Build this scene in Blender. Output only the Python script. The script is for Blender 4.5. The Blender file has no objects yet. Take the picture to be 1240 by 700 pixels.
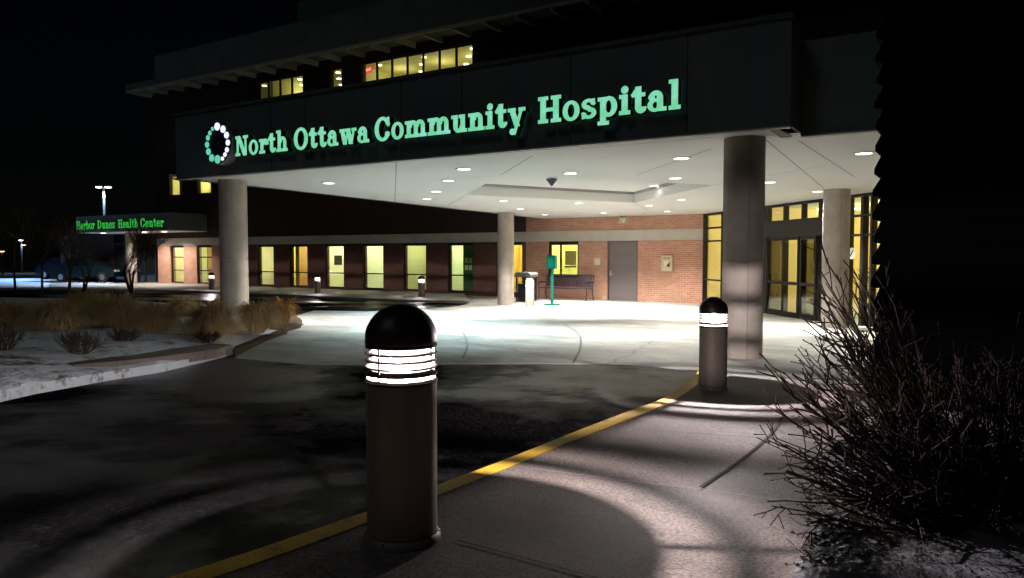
import bpy, bmesh, math, random
import numpy as np
from mathutils import Vector, Matrix, Quaternion
from mathutils.geometry import tessellate_polygon
R = math.radians
PI = math.pi
random.seed(7)
S = bpy.context.scene
C = S.collection

# ------------------------------------------------------------------ frame
# World: X runs along the hospital wall, Y away from the viewer towards it, Z up, 0 = pavement at the wall.
EYE = 1.65
F = 900.0
YAW = R(32)
PITCH = math.atan(42 / F)
fw = (-math.sin(YAW), math.cos(YAW))
rt = (math.cos(YAW), math.sin(YAW))
cp, sp = math.cos(PITCH), math.sin(PITCH)

def ray(px, py):
    u, v = (px - 620) / F, (350 - py) / F
    a = cp + sp * v
    return (rt[0] * u + fw[0] * a, rt[1] * u + fw[1] * a, -sp + cp * v)
def on_y(px, py, Y):
    d = ray(px, py); t = Y / d[1]
    return d[0] * t, EYE + d[2] * t
def on_z(px, py, z):
    d = ray(px, py); t = (z - EYE) / d[2]
    return d[0] * t, d[1] * t
def xw(px, Y, py=300): return on_y(px, py, Y)[0]
def lerp_tab(tab, y):
    if y <= tab[0][0]: return tab[0][1]
    for (a, va), (b, vb) in zip(tab, tab[1:]):
        if y <= b: return va + (vb - va) * (y - a) / (b - a)
    return tab[-1][1]
GT = [(-8, 0.80), (2, 0.655), (6.5, 0.48), (9, 0.45), (19, 0.03), (24, 0.0), (60, -0.10)]
RT = [(4.3, -0.085), (7.0, -0.012)]
def G(y): return lerp_tab(GT, y)
def road_off(y): return lerp_tab(RT, y)
def gp(px, py, off=0.0):
    z = 0.4
    for _ in range(60):
        x, y = on_z(px, py, z)
        z = 0.5 * z + 0.5 * (G(y) + off)
    return x, y
def depth_pos(px, depth):                      # plan position on the bearing of px at a given distance ahead
    u = (px - 620) / F
    return (rt[0] * u + fw[0]) * depth, (rt[1] * u + fw[1]) * depth
KN = sorted(set([a for a, _ in GT] + [a for a, _ in RT]))

# ------------------------------------------------------------------ materials
def mat(name, color, rough=0.7, metal=0.0, spec=0.5):
    m = bpy.data.materials.new(name); m.use_nodes = True
    b = m.node_tree.nodes['Principled BSDF']
    b.inputs['Base Color'].default_value = (*color, 1)
    b.inputs['Roughness'].default_value = rough
    b.inputs['Metallic'].default_value = metal
    b.inputs['Specular IOR Level'].default_value = spec
    return m
class NT:
    def __init__(s, m):
        s.t = m.node_tree; s.b = s.t.nodes.get('Principled BSDF')
    def n(s, typ, **kw):
        nd = s.t.nodes.new(typ)
        for k, v in kw.items():
            if hasattr(nd, k) and k not in nd.inputs: setattr(nd, k, v)
            else: nd.inputs[k.replace('_', ' ') if k not in nd.inputs else k].default_value = v
        return nd
    def l(s, a, b): s.t.links.new(a, b)
    def obj(s): return s.n('ShaderNodeTexCoord').outputs['Object']
    def noise(s, scale, detail=4, rough=.55, vec=None, stretch=None):
        nd = s.n('ShaderNodeTexNoise'); nd.inputs['Scale'].default_value = scale
        nd.inputs['Detail'].default_value = detail; nd.inputs['Roughness'].default_value = rough
        v = vec or s.obj()
        if stretch:
            mp = s.n('ShaderNodeMapping'); mp.inputs['Scale'].default_value = stretch; s.l(v, mp.inputs[0]); v = mp.outputs[0]
        s.l(v, nd.inputs['Vector']); return nd.outputs['Fac']
    def ramp(s, fac, stops):
        r = s.n('ShaderNodeValToRGB'); e = r.color_ramp.elements
        while len(e) < len(stops): e.new(.5)
        for el, (p, c) in zip(e, stops):
            el.position = p; el.color = (*c, 1) if len(c) == 3 else c
        s.l(fac, r.inputs[0]); return r.outputs[0]
    def mix(s, fac, a, b, mode='MIX'):
        m = s.n('ShaderNodeMix'); m.data_type = 'RGBA'; m.blend_type = mode
        for sock, val in ((m.inputs[0], fac), (m.inputs[6], a), (m.inputs[7], b)):
            if hasattr(val, 'links'): s.l(val, sock)
            elif isinstance(val, (int, float)): sock.default_value = val
            else: sock.default_value = (*val, 1)
        return m.outputs[2]
    def bump(s, h, strength=.3, dist=.01):
        b = s.n('ShaderNodeBump'); b.inputs['Strength'].default_value = strength; b.inputs['Distance'].default_value = dist
        s.l(h, b.inputs['Height']); s.l(b.outputs[0], s.b.inputs['Normal'])
def noisy(name, c1, c2, scale=3, rough=.8, bump=.2, bscale=60, dist=.005, stretch=None, spec=.4, metal=0):
    m = mat(name, c1, rough, metal, spec); t = NT(m)
    f = t.noise(scale, 6, .6, stretch=stretch)
    t.l(t.ramp(f, [(.3, c1), (.7, c2)]), t.b.inputs['Base Color'])
    if bump: t.bump(t.noise(bscale, 4), bump, dist)
    return m
def emit(name, color, strength):
    m = bpy.data.materials.new(name); m.use_nodes = True; nt = m.node_tree; nt.nodes.clear()
    e = nt.nodes.new('ShaderNodeEmission'); o = nt.nodes.new('ShaderNodeOutputMaterial')
    e.inputs[0].default_value = (*color, 1); e.inputs[1].default_value = strength
    nt.links.new(e.outputs[0], o.inputs[0]); return m
def brick_mat(name, c1, c2, mortar, bw=.2, rh=.067):
    m = mat(name, c1, .9, 0, .25); t = NT(m)
    sx = t.n('ShaderNodeSeparateXYZ'); t.l(t.obj(), sx.inputs[0])
    ad = t.n('ShaderNodeMath', operation='ADD'); t.l(sx.outputs[0], ad.inputs[0]); t.l(sx.outputs[1], ad.inputs[1])
    cx = t.n('ShaderNodeCombineXYZ'); t.l(ad.outputs[0], cx.inputs[0]); t.l(sx.outputs[2], cx.inputs[1])
    br = t.n('ShaderNodeTexBrick'); t.l(cx.outputs[0], br.inputs['Vector'])
    br.inputs['Scale'].default_value = 1; br.inputs['Brick Width'].default_value = bw; br.inputs['Row Height'].default_value = rh
    br.inputs['Mortar Size'].default_value = .006; br.inputs['Bias'].default_value = 0
    br.inputs['Color1'].default_value = (*c1, 1); br.inputs['Color2'].default_value = (*c2, 1); br.inputs['Mortar'].default_value = (*mortar, 1)
    nz = t.noise(2.2, 5)
    col = t.mix(t.ramp(nz, [(.35, (0, 0, 0)), (.7, (.5, .5, .5))]), br.outputs['Color'], tuple(k * .6 for k in c1))
    t.l(col, t.b.inputs['Base Color']); t.bump(br.outputs['Fac'], -.4, .006); return m

M = {}
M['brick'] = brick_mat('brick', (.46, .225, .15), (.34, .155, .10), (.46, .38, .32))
M['shaded_wing_brick'] = brick_mat('shaded_wing_brick', (.12, .05, .034), (.085, .037, .026), (.10, .08, .07))  # the wall brick again, the wing's dimness darkened into its colour
M['shaded_brick'] = brick_mat('shaded_brick', (.045, .024, .018), (.034, .019, .015), (.045, .038, .034))  # darkest copy of the brick, shade of the upper storeys in its colour
M['band'] = noisy('limestone_band', (.42, .39, .33), (.50, .47, .41), 2, .85, .1)
M['soffit'] = noisy('soffit_plaster', (.82, .81, .79), (.86, .85, .83), .6, .8, .04, 30)
M['fascia'] = noisy('fascia_panel', (.10, .165, .16), (.18, .19, .175), 1.3, .6, .05, 40, stretch=(1, 1, .25))
M['concrete_col'] = noisy('column_concrete', (.25, .215, .185), (.36, .315, .275), 3.5, .85, .5, 160, .004, spec=.25)
M['cladding'] = noisy('grey_cladding', (.075, .085, .085), (.125, .13, .128), 1.6, .8, .2, 20)
M['seam'] = mat('seam_dark', (.30, .29, .28), .9)
M['bronze'] = mat('bronze_frame', (.014, .011, .010), .6, 0, .2)
M['door_grey'] = noisy('door_paint', (.125, .105, .105), (.14, .118, .118), 2, .45, 0)
M['steel'] = mat('brushed_steel', (.6, .6, .6), .3, 1)
M['black_metal'] = mat('black_metal', (.02, .02, .035), .38, .4)
M['white_plastic'] = noisy('white_plastic', (.68, .62, .48), (.74, .68, .55), 3, .5, 0)
M['green_paint'] = noisy('green_paint', (.0, .13, .085), (.0, .16, .11), 4, .4, 0)
M['bollard'] = noisy('bollard_bronze', (.15, .12, .10), (.25, .20, .17), 7, .55, .15, 120, .002, stretch=(1, 1, .3))
M['bollard_dome'] = noisy('bollard_dome', (.03, .018, .016), (.045, .026, .022), 9, .42, .05, 120, .001, metal=.25)
M['bollard_pale'] = noisy('bollard_pale_paint', (.40, .42, .36), (.48, .50, .43), 9, .5, .05, 120, .001)
M['louver'] = mat('louver_metal', (.016, .011, .010), .6, 0, .2)
M['letter_back'] = emit('letter_halo', (.08, .6, .45), .22)
M['letter_side'] = mat('letter_return', (.012, .014, .013), .6)
M['mulch'] = noisy('mulch', (.03, .018, .01), (.09, .055, .035), 20, .95, 1, 60, .03)
M['paintwhite'] = noisy('white_wall', (.7, .66, .5), (.75, .7, .55), 2, .7, 0)
M['car_blue'] = mat('car_teal', (.002, .012, .018), .35, .3)
M['car_dark'] = mat('car_dark', (.01, .012, .03), .22, .3)
M['car_silver'] = mat('car_silver', (.3, .32, .36), .25, .5)
M['tyre'] = mat('tyre', (.01, .01, .01), .8)
M['autoglass'] = mat('auto_glass', (.01, .012, .014), .05)
M['bark'] = noisy('bark', (.055, .042, .034), (.10, .08, .065), 12, .95, .6, 50, .01)
M['twig'] = noisy('shrub_bark', (.010, .0045, .0035), (.026, .013, .010), 30, .75, .3, 150, .002)
M['lamp_white'] = emit('downlight_lens', (1, .97, .93), 9)
M['lamp_cool'] = emit('downlight_lens_cool', (.82, .97, 1), 8)
M['ceil_panel'] = emit('ceiling_panel_lamp', (1, .93, .62), 7)
M['ceil_dim'] = emit('ceiling_disc_lamp', (1, .95, .7), 5)
M['bulb'] = emit('bollard_bulb', (1, .95, .95), 30)
M['exit_red'] = emit('exit_red', (1, .05, .05), 1.3)
M['star_lamp'] = emit('lot_lamp', (.75, .9, 1), 14)
M['warm_lamp'] = emit('warm_lamp', (1, .5, .25), 8)
M['dot_white'] = emit('dot_white', (.72, .78, 1), 1.5)
M['dot_green'] = emit('dot_green', (.16, .72, .50), .85)
M['drum_face'] = mat('drum_face', (.01, .02, .05), .5)
M['drum_side'] = noisy('drum_side', (.32, .30, .28), (.38, .36, .34), 3, .45, 0)

def letter_mat(name, c1, c2, st):
    m = emit(name, c1, st); t = NT(m)
    e = [n for n in m.node_tree.nodes if n.type == 'EMISSION'][0]
    t.l(t.ramp(t.noise(4.5, 2), [(.42, c1), (.68, c2)]), e.inputs[0]); return m
M['letter'] = letter_mat('letter_face', (.16, .62, .32), (.27, .72, .56), 1.05)
M['letter_small'] = letter_mat('small_letter_face', (.03, .55, .06), (.07, .6, .12), .75)

# glass: a thin sheet, mostly clear, with mirror-like reflection
def glass(name, tint, refl=.09):
    m = bpy.data.materials.new(name); m.use_nodes = True; nt = m.node_tree; nt.nodes.clear()
    o = nt.nodes.new('ShaderNodeOutputMaterial'); mx = nt.nodes.new('ShaderNodeMixShader')
    a = nt.nodes.new('ShaderNodeBsdfTransparent'); g = nt.nodes.new('ShaderNodeBsdfGlossy')
    a.inputs[0].default_value = (*tint, 1); g.inputs['Roughness'].default_value = .02
    mx.inputs[0].default_value = refl
    nt.links.new(a.outputs[0], mx.inputs[1]); nt.links.new(g.outputs[0], mx.inputs[2]); nt.links.new(mx.outputs[0], o.inputs[0])
    return m
M['glass'] = glass('window_glass', (.90, .95, .86))
M['glass_dim'] = glass('tinted_glass', (.42, .45, .34), .14)
def diffuser():
    m = bpy.data.materials.new('glowing_diffuser'); m.use_nodes = True; nt = m.node_tree; nt.nodes.clear()
    o = nt.nodes.new('ShaderNodeOutputMaterial'); ad = nt.nodes.new('ShaderNodeAddShader')
    a = nt.nodes.new('ShaderNodeBsdfTransparent'); e = nt.nodes.new('ShaderNodeEmission')
    a.inputs[0].default_value = (.92, .92, .92, 1); e.inputs[0].default_value = (1, .88, .86, 1); e.inputs[1].default_value = 1.35
    nt.links.new(a.outputs[0], ad.inputs[0]); nt.links.new(e.outputs[0], ad.inputs[1]); nt.links.new(ad.outputs[0], o.inputs[0])
    return m
M['diffuser'] = diffuser()

def ground_concrete(name, c1, c2, blotch=.6, rough=.75, gr=.5):
    m = mat(name, c1, rough, 0, .35); t = NT(m)
    base = t.ramp(t.noise(.9, 8, .62), [(.28, c1), (.72, c2)])
    st = t.ramp(t.noise(.35, 5, .7), [(.40, (blotch,) * 3), (.58, (1, 1, 1))])
    grain = t.ramp(t.noise(75, 5, .8), [(.40, (gr,) * 3), (.58, (1.12,) * 3)])
    tyre = t.ramp(t.noise(1.6, 6, .7, stretch=(.45, 1.5, 1)), [(.40, (.5 + blotch * .4,) * 3), (.60, (1.04,) * 3)])
    cr = t.n('ShaderNodeTexVoronoi', feature='DISTANCE_TO_EDGE'); cr.inputs['Scale'].default_value = .22
    nz = t.n('ShaderNodeTexNoise'); nz.inputs['Scale'].default_value = 1.2; nz.inputs['Detail'].default_value = 6; t.l(t.obj(), nz.inputs['Vector'])
    t.l(t.mix(.5, t.obj(), nz.outputs['Color'], 'ADD'), cr.inputs['Vector'])
    crack = t.ramp(cr.outputs['Distance'], [(.0, (.45, .44, .42)), (.0022, (1, 1, 1))])
    col = t.mix(1, t.mix(1, t.mix(1, t.mix(1, base, st, 'MULTIPLY'), grain, 'MULTIPLY'), tyre, 'MULTIPLY'), crack, 'MULTIPLY')
    t.l(col, t.b.inputs['Base Color'])
    t.l(t.ramp(t.noise(.6, 4), [(.3, (rough - .18,) * 3), (.7, (rough + .1,) * 3)]), t.b.inputs['Roughness'])
    t.bump(t.noise(110, 5, .7), .55, .004); return m
M['sidewalk'] = ground_concrete('sidewalk_concrete', (.26, .205, .19), (.345, .28, .258), .72, .75, .38)
M['apron'] = ground_concrete('apron_concrete', (.42, .42, .395), (.54, .53, .50), .50, .62)
M['walk_far'] = ground_concrete('far_walk_concrete', (.30, .29, .25), (.38, .36, .31), .8)
def asphalt():
    m = mat('asphalt', (.03, .03, .03), .4, 0, .3); t = NT(m)
    a = t.ramp(t.noise(42, 8, .85), [(.40, (.004, .004, .005)), (.53, (.010, .0092, .010)), (.64, (.060, .054, .058))])
    st = t.ramp(t.noise(.45, 6, .65), [(.38, (.45, .45, .47)), (.62, (1.4, 1.37, 1.35))])
    sealed = t.noise(1.1, 4, .55, stretch=(.35, 1.6, 1))
    cr = t.n('ShaderNodeTexVoronoi', feature='DISTANCE_TO_EDGE'); cr.inputs['Scale'].default_value = .55
    nz = t.n('ShaderNodeTexNoise'); nz.inputs['Scale'].default_value = 2.5; nz.inputs['Detail'].default_value = 5; t.l(t.obj(), nz.inputs['Vector'])
    t.l(t.mix(.16, t.obj(), nz.outputs['Color'], 'ADD'), cr.inputs['Vector'])
    crack = t.ramp(cr.outputs['Distance'], [(.0, (.25, .25, .25)), (.006, (1, 1, 1))])
    t.l(t.mix(1, t.mix(1, a, st, 'MULTIPLY'), crack, 'MULTIPLY'), t.b.inputs['Base Color'])
    wet = t.noise(.38, 6, .62)
    t.l(t.ramp(wet, [(.45, (.0,) * 3), (.54, (.02,) * 3), (.64, (.40,) * 3)]), t.b.inputs['Specular IOR Level'])
    t.l(t.ramp(wet, [(.36, (.6,) * 3), (.60, (.30,) * 3)]), t.b.inputs['Roughness'])
    t.bump(t.noise(38, 8, .85), 1.0, .012); return m
M['asphalt'] = asphalt()
def yellow():
    m = mat('kerb_yellow', (.6, .4, .05), .6); t = NT(m)
    w = t.ramp(t.noise(7, 8, .75), [(.33, (.16, .13, .09)), (.41, (.72, .43, .035)), (.75, (.85, .55, .07))])
    g = t.ramp(t.noise(90, 4, .8), [(.32, (.45, .42, .36)), (.5, (1, 1, 1))])
    t.l(t.mix(1, w, g, 'MULTIPLY'), t.b.inputs['Base Color']); t.bump(t.noise(80, 5), .7, .006); return m
M['yellow'] = yellow()
def snowm(name, speck=.62):
    m = mat(name, (.7, .74, .8), .55, 0, .3); t = NT(m)
    a = t.ramp(t.noise(3.2, 9, .72), [(speck - .06, (.74, .80, .88)), (speck, (.30, .27, .25)), (speck + .1, (.05, .035, .025))])
    t.l(a, t.b.inputs['Base Color']); t.bump(t.noise(6, 6, .6), .8, .08); return m
M['snow'] = snowm('old_snow', .60)
M['snow_dirty_shaded'] = noisy('dirty_shaded_snow', (.035, .028, .028), (.26, .26, .30), 5.5, .7, .8, 12, .05)  # dark litter, plus the shrub's shade put into the snow colour
M['snow_clean'] = snowm('lot_snow', .75)
M['soil'] = noisy('dark_ground', (.02, .022, .014), (.05, .045, .03), 1.5, .95, .6, 20, .05)

# ------------------------------------------------------------------ mesh builder
class MB:
    def __init__(s): s.v = []; s.f = []; s.mi = []; s.cur = 0
    def add(s, vs, fs):
        b = len(s.v); s.v += [tuple(v) for v in vs]
        for f in fs: s.f.append([b + i for i in f]); s.mi.append(s.cur)
        return s
    def box(s, x0, x1, y0, y1, z0, z1):
        x0, x1 = min(x0, x1), max(x0, x1); y0, y1 = min(y0, y1), max(y0, y1); z0, z1 = min(z0, z1), max(z0, z1)
        vs = [(x0, y0, z0), (x1, y0, z0), (x1, y1, z0), (x0, y1, z0), (x0, y0, z1), (x1, y0, z1), (x1, y1, z1), (x0, y1, z1)]
        return s.add(vs, [(0, 3, 2, 1), (4, 5, 6, 7), (0, 1, 5, 4), (1, 2, 6, 5), (2, 3, 7, 6), (3, 0, 4, 7)])
    def lathe(s, prof, n=32, c=(0, 0, 0), closed=False):
        vs = []; m = len(prof)
        for r, z in prof:
            for k in range(n):
                a = 2 * PI * k / n; vs.append((c[0] + r * math.cos(a), c[1] + r * math.sin(a), c[2] + z))
        fs = []
        rng = range(m) if closed else range(m - 1)
        for j in rng:
            j2 = (j + 1) % m
            for k in range(n):
                k2 = (k + 1) % n; fs.append((j * n + k, j * n + k2, j2 * n + k2, j2 * n + k))
        if not closed:
            fs.append(tuple(reversed(range(n)))); fs.append(tuple((m - 1) * n + k for k in range(n)))
        return s.add(vs, fs)
    def tube(s, pts, rad, n=6, cap=True):
        pts = [Vector(p) for p in pts]
        rad = rad if hasattr(rad, '__len__') else [rad] * len(pts)
        vs = []; up = None
        for i, p in enumerate(pts):
            d = (pts[min(i + 1, len(pts) - 1)] - pts[max(i - 1, 0)])
            if d.length < 1e-9: d = Vector((0, 0, 1))
            d.normalize()
            if up is None: up = Vector((0, 0, 1)) if abs(d.z) < .9 else Vector((1, 0, 0))
            a = d.cross(up)
            if a.length < 1e-6: a = d.cross(Vector((.3, 1, .2)))
            a.normalize(); b = a.cross(d); up = b.cross(a) if False else up
            for k in range(n):
                t = 2 * PI * k / n; vs.append(p + (a * math.cos(t) + b * math.sin(t)) * rad[i])
        fs = []
        for i in range(len(pts) - 1):
            for k in range(n):
                k2 = (k + 1) % n; fs.append((i * n + k, i * n + k2, (i + 1) * n + k2, (i + 1) * n + k))
        if cap:
            fs.append(tuple(reversed(range(n)))); fs.append(tuple((len(pts) - 1) * n + k for k in range(n)))
        return s.add(vs, fs)
    def prism(s, poly, axis, a, b):            # poly in the plane across axis, extruded a..b
        n = len(poly)
        def P(p, q):
            return {'x': (q, p[0], p[1]), 'y': (p[0], q, p[1]), 'z': (p[0], p[1], q)}[axis]
        vs = [P(p, a) for p in poly] + [P(p, b) for p in poly]
        fs = [tuple(reversed(range(n))), tuple(range(n, 2 * n))] + [(i, (i + 1) % n, n + (i + 1) % n, n + i) for i in range(n)]
        return s.add(vs, fs)
    def build(s, name, m, parent=None, loc=None, rz=None, smooth=None, fix=True):
        me = bpy.data.meshes.new(name); me.from_pydata(s.v, [], s.f); 
        for x in (m if isinstance(m, (list, tuple)) else [m]): me.materials.append(x)
        if isinstance(m, (list, tuple)): me.polygons.foreach_set('material_index', s.mi)
        me.update()
        if fix:
            bm = bmesh.new(); bm.from_mesh(me); bmesh.ops.recalc_face_normals(bm, faces=bm.faces); bm.to_mesh(me); bm.free()
        if smooth:
            me.shade_smooth(); me.set_sharp_from_angle(angle=R(smooth))
        o = bpy.data.objects.new(name, me); C.objects.link(o)
        if parent: o.parent = parent
        if loc: o.location = loc
        if rz is not None: o.rotation_euler.z = rz
        return o
def tag(o, label=None, cat=None, group=None, kind=None):
    for k, v in (('label', label), ('category', cat), ('group', group), ('kind', kind)):
        if v: o[k] = v
    return o
def empty(name, loc=(0, 0, 0), rz=0, **kw):
    o = bpy.data.objects.new(name, None); C.objects.link(o); o.location = loc; o.rotation_euler.z = rz
    o.empty_display_size = .2
    return tag(o, **kw)
def light(name, typ, loc, power, color=(1, 1, 1), parent=None, radius=.05, **kw):
    l = bpy.data.lights.new(name, typ); l.energy = power; l.color = color
    if typ != 'AREA' and typ != 'SUN': l.shadow_soft_size = radius
    for k, v in kw.items(): setattr(l, k, v)
    o = bpy.data.objects.new(name, l); C.objects.link(o); o.location = loc
    if parent: o.parent = parent
    return o
def copy_tree(o, parent=None):
    c = o.copy(); C.objects.link(c); c.parent = parent
    if parent: c.matrix_parent_inverse = o.matrix_parent_inverse.copy()
    for ch in [x for x in bpy.data.objects if x.parent == o]: copy_tree(ch, c)
    return c

# ------------------------------------------------------------------ draped slabs
def slab(name, outline, m, off=0.0, skirt=.25, offf=None, parent=None, kind='structure', noise=0, cuts=None, label=None, mound=0):
    bm = bmesh.new()
    tris = tessellate_polygon([[Vector((x, y, 0)) for x, y in outline]])
    vs = [bm.verts.new((x, y, 0)) for x, y in outline]
    for t in tris:
        try: bm.faces.new([vs[i] for i in t])
        except ValueError: pass
    bmesh.ops.recalc_face_normals(bm, faces=bm.faces)
    ys = [y for _, y in outline]; xs = [x for x, _ in outline]
    ks = [k for k in KN if min(ys) < k < max(ys)]
    if cuts:
        st = cuts; k = min(ys) + st
        while k < max(ys): ks.append(k); k += st
        k = min(xs) + st
        while k < max(xs):
            g = bm.verts[:] + bm.edges[:] + bm.faces[:]
            bmesh.ops.bisect_plane(bm, geom=g, plane_co=(k, 0, 0), plane_no=(1, 0, 0)); k += st
    for k in ks:
        g = bm.verts[:] + bm.edges[:] + bm.faces[:]
        bmesh.ops.bisect_plane(bm, geom=g, plane_co=(0, k, 0), plane_no=(0, 1, 0))
    for f in bm.faces:
        if f.normal.z < 0: f.normal_flip()
    bedges = [e for e in bm.edges if e.is_boundary]
    for v in bm.verts:
        v.co.z = G(v.co.y) + off + (offf(v.co.y) if offf else 0)
        if mound and not v.is_boundary:
            dmin = min(seg_dist(v.co.x, v.co.y, outline[i], outline[(i + 1) % len(outline)]) for i in range(len(outline)))
            t = min(dmin / .9, 1); v.co.z += mound * t * t * (3 - 2 * t)
        if noise and not v.is_boundary:
            v.co.z += noise * (.5 + .5 * math.sin(v.co.x * 1.9 + math.sin(v.co.y * 2.3) * 1.4) * math.cos(v.co.y * 1.6 + .7 * v.co.x)) 
    if skirt:
        r = bmesh.ops.extrude_edge_only(bm, edges=bedges)
        for v in [x for x in r['geom'] if isinstance(x, bmesh.types.BMVert)]: v.co.z -= skirt
    me = bpy.data.meshes.new(name); bm.to_mesh(me); bm.free(); me.materials.append(m)
    o = bpy.data.objects.new(name, me); C.objects.link(o)
    if parent: o.parent = parent
    if kind: o['kind'] = kind
    if noise: me.shade_smooth(); me.set_sharp_from_angle(angle=R(50))
    return o
def seg_dist(x, y, a, b):
    dx, dy = b[0] - a[0], b[1] - a[1]; L = dx * dx + dy * dy
    t = 0 if L == 0 else max(0, min(1, ((x - a[0]) * dx + (y - a[1]) * dy) / L))
    return math.hypot(x - a[0] - dx * t, y - a[1] - dy * t)
def gpoly(pix, off=0): return [gp(x, y, off) for x, y in pix]
def smooth_line(pts, n=5):
    out = []
    P = [pts[0]] + list(pts) + [pts[-1]]
    for i in range(1, len(P) - 2):
        for k in range(n):
            t = k / n
            q = []
            for d in (0, 1):
                a, b, c, e = P[i - 1][d], P[i][d], P[i + 1][d], P[i + 2][d]
                q.append(.5 * (2 * b + (c - a) * t + (2 * a - 5 * b + 4 * c - e) * t * t + (3 * b - a - 3 * c + e) * t ** 3))
            out.append(tuple(q))
    out.append(tuple(pts[-1])); return out
def strip(pts, w):                             # outline of a strip of width w along plan points
    L, Rr = [], []
    for i, p in enumerate(pts):
        a, b = pts[max(i - 1, 0)], pts[min(i + 1, len(pts) - 1)]
        dx, dy = b[0] - a[0], b[1] - a[1]; l = math.hypot(dx, dy) or 1
        nx, ny = -dy / l * w / 2, dx / l * w / 2
        L.append((p[0] + nx, p[1] + ny)); Rr.append((p[0] - nx, p[1] - ny))
    return L + Rr[::-1]

WALL = 24.4
FY = 8.15
SOFF = 2.99
XL = xw(191, WALL)                             # left end of the hospital wall
XB = xw(853, WALL)                             # where the glazed entrance starts

slab('ground', [(-400, -60), (200, -60), (200, 420), (-400, 420)], M['soil'], -.22, 0)
slab('road', [(-60, -14), (12, -14), (12, 21.5), (-60, 21.5)], M['asphalt'], 0, .2, road_off)
# kerb and sidewalk
k_in = smooth_line(gpoly([(180, 731), (258, 701), (350, 669), (450, 632), (530, 601), (620, 565), (700, 532), (760, 509), (800, 493), (828, 478), (845, 465), (852, 453)]), 4)
k_out = smooth_line(gpoly([(110, 731), (210, 699), (330, 660), (445, 620), (530, 588), (620, 554), (700, 522), (760, 499), (800, 484), (825, 469), (840, 457), (846, 449)]), 4)
ext_in = [(k_in[0][0] + (k_in[0][0] - k_in[3][0]) * 8, k_in[0][1] + (k_in[0][1] - k_in[3][1]) * 8)]
ext_out = [(k_out[0][0] + (k_out[0][0] - k_out[3][0]) * 8, k_out[0][1] + (k_out[0][1] - k_out[3][1]) * 8)]
slab('kerb', ext_out + k_out + k_in[::-1] + ext_in, M['yellow'], .004, .2)
yend = k_in[-1][1]
slab('sidewalk', ext_in + k_in + [(3.2, yend + .12), (3.2, ext_in[0][1] - 1)], M['sidewalk'], 0, .2)
# concrete drive under the canopy
front = gpoly([(284, 428), (360, 435), (440, 438), (560, 438.5), (700, 440), (790, 443)]) + [k_out[-1], k_in[-1]]
left = gpoly([(340, 366), (352, 384), (368, 393), (345, 402), (308, 418)])
ap = front + [(3.2, yend + .13), (3.2, WALL - .01), (xw(560, WALL), WALL - .01)] + gpoly([(566, 368), (520, 374), (440, 377), (380, 376)]) + left[1:]
slab('driveway', ap, M['apron'], 0.0, .1, lambda y: road_off(y) + .009)
# far walk along the wing
fwk = [(xw(562, WALL), WALL - .01)] + gpoly([(568, 367), (480, 365), (400, 361.5), (330, 358), (260, 355), (200, 353.5), (60, 351), (60, 345)]) + [(XL, WALL + 2), (XL, WALL - .01)]
slab('far_sidewalk', fwk, M['walk_far'], .07, .2)

# joints and marks in the pavement
def joint(pix, w, m, off=.0035, name='pavement_joint', sm=True):
    pts = gpoly(pix); pts = smooth_line(pts, 4) if sm else pts
    o = slab(name, strip(pts, w), m, off, 0)
    return o
jm = mat('joint_filler', (.035, .03, .028), .9); jl = mat('joint_light', (.42, .39, .36), .9); jg = mat('joint_grey', (.16, .155, .15), .9)
joint([(552, 655), (640, 678), (730, 703)], .012, jm)
joint([(646, 568), (760, 583), (850, 593), (980, 612)], .008, jl)
joint([(765, 520), (850, 526), (960, 533)], .009, jm)
joint([(845, 455), (900, 459), (960, 463)], .01, jm)
joint([(848, 591), (880, 570), (912, 546), (935, 524), (950, 502)], 0.018, jm, .0045, 'rubber_joint_strip')
joint([(682, 392), (700, 404), (703, 420), (694, 440)], .03, jg)
joint([(560, 402), (566, 418), (560, 434)], .03, jg)
joint([(560, 415), (640, 412), (760, 405), (880, 395)], .02, jg)
joint([(470, 396), (640, 392), (830, 384)], .02, jg)
joint([(395, 408), (500, 436)], .02, jg, sm=False)

# island of old snow with bare kerb strip and mulch
isl = gpoly([(-260, 520), (-60, 486), (40, 465), (130, 450), (200, 440), (250, 431), (285, 424), (320, 412), (336, 405), (345, 396), (340, 384), (318, 378), (250, 372), (120, 366), (-60, 364), (-300, 370)])
slab('island_snow', isl, M['snow'], .0, .3, noise=.03, cuts=.3, mound=.11)
slab('kerb_strip', gpoly([(75, 447), (120, 438), (170, 430), (215, 425), (250, 422), (282, 424), (262, 430), (200, 439), (130, 447), (90, 450)]), M['sidewalk'], .065, .1)
slab('mulch_bed', gpoly([(300, 403), (322, 400), (345, 402), (364, 397), (366, 391), (352, 380), (330, 378), (318, 386)]), M['mulch'], .05, .12, noise=.03, cuts=.2)
slab('mulch_edge', gpoly([(284, 427), (318, 414), (348, 404), (343, 400), (316, 409), (285, 422)]), M['mulch'], .03, .12)
# snow in the car park far left
slab('car_park_snow', [gp(*p) for p in [(-120, 349.5), (60, 347.5), (128, 346), (140, 341), (60, 337.5), (-120, 337.5)]], M['snow_clean'], .02, .1)
slab('shrub_bed_snow', gpoly([(955, 735), (965, 690), (1000, 640), (1010, 600), (1000, 560), (1060, 505), (1300, 505), (1500, 600), (1500, 735)]), M['snow_dirty_shaded'], .05, .15, noise=.03, cuts=.15)

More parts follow.
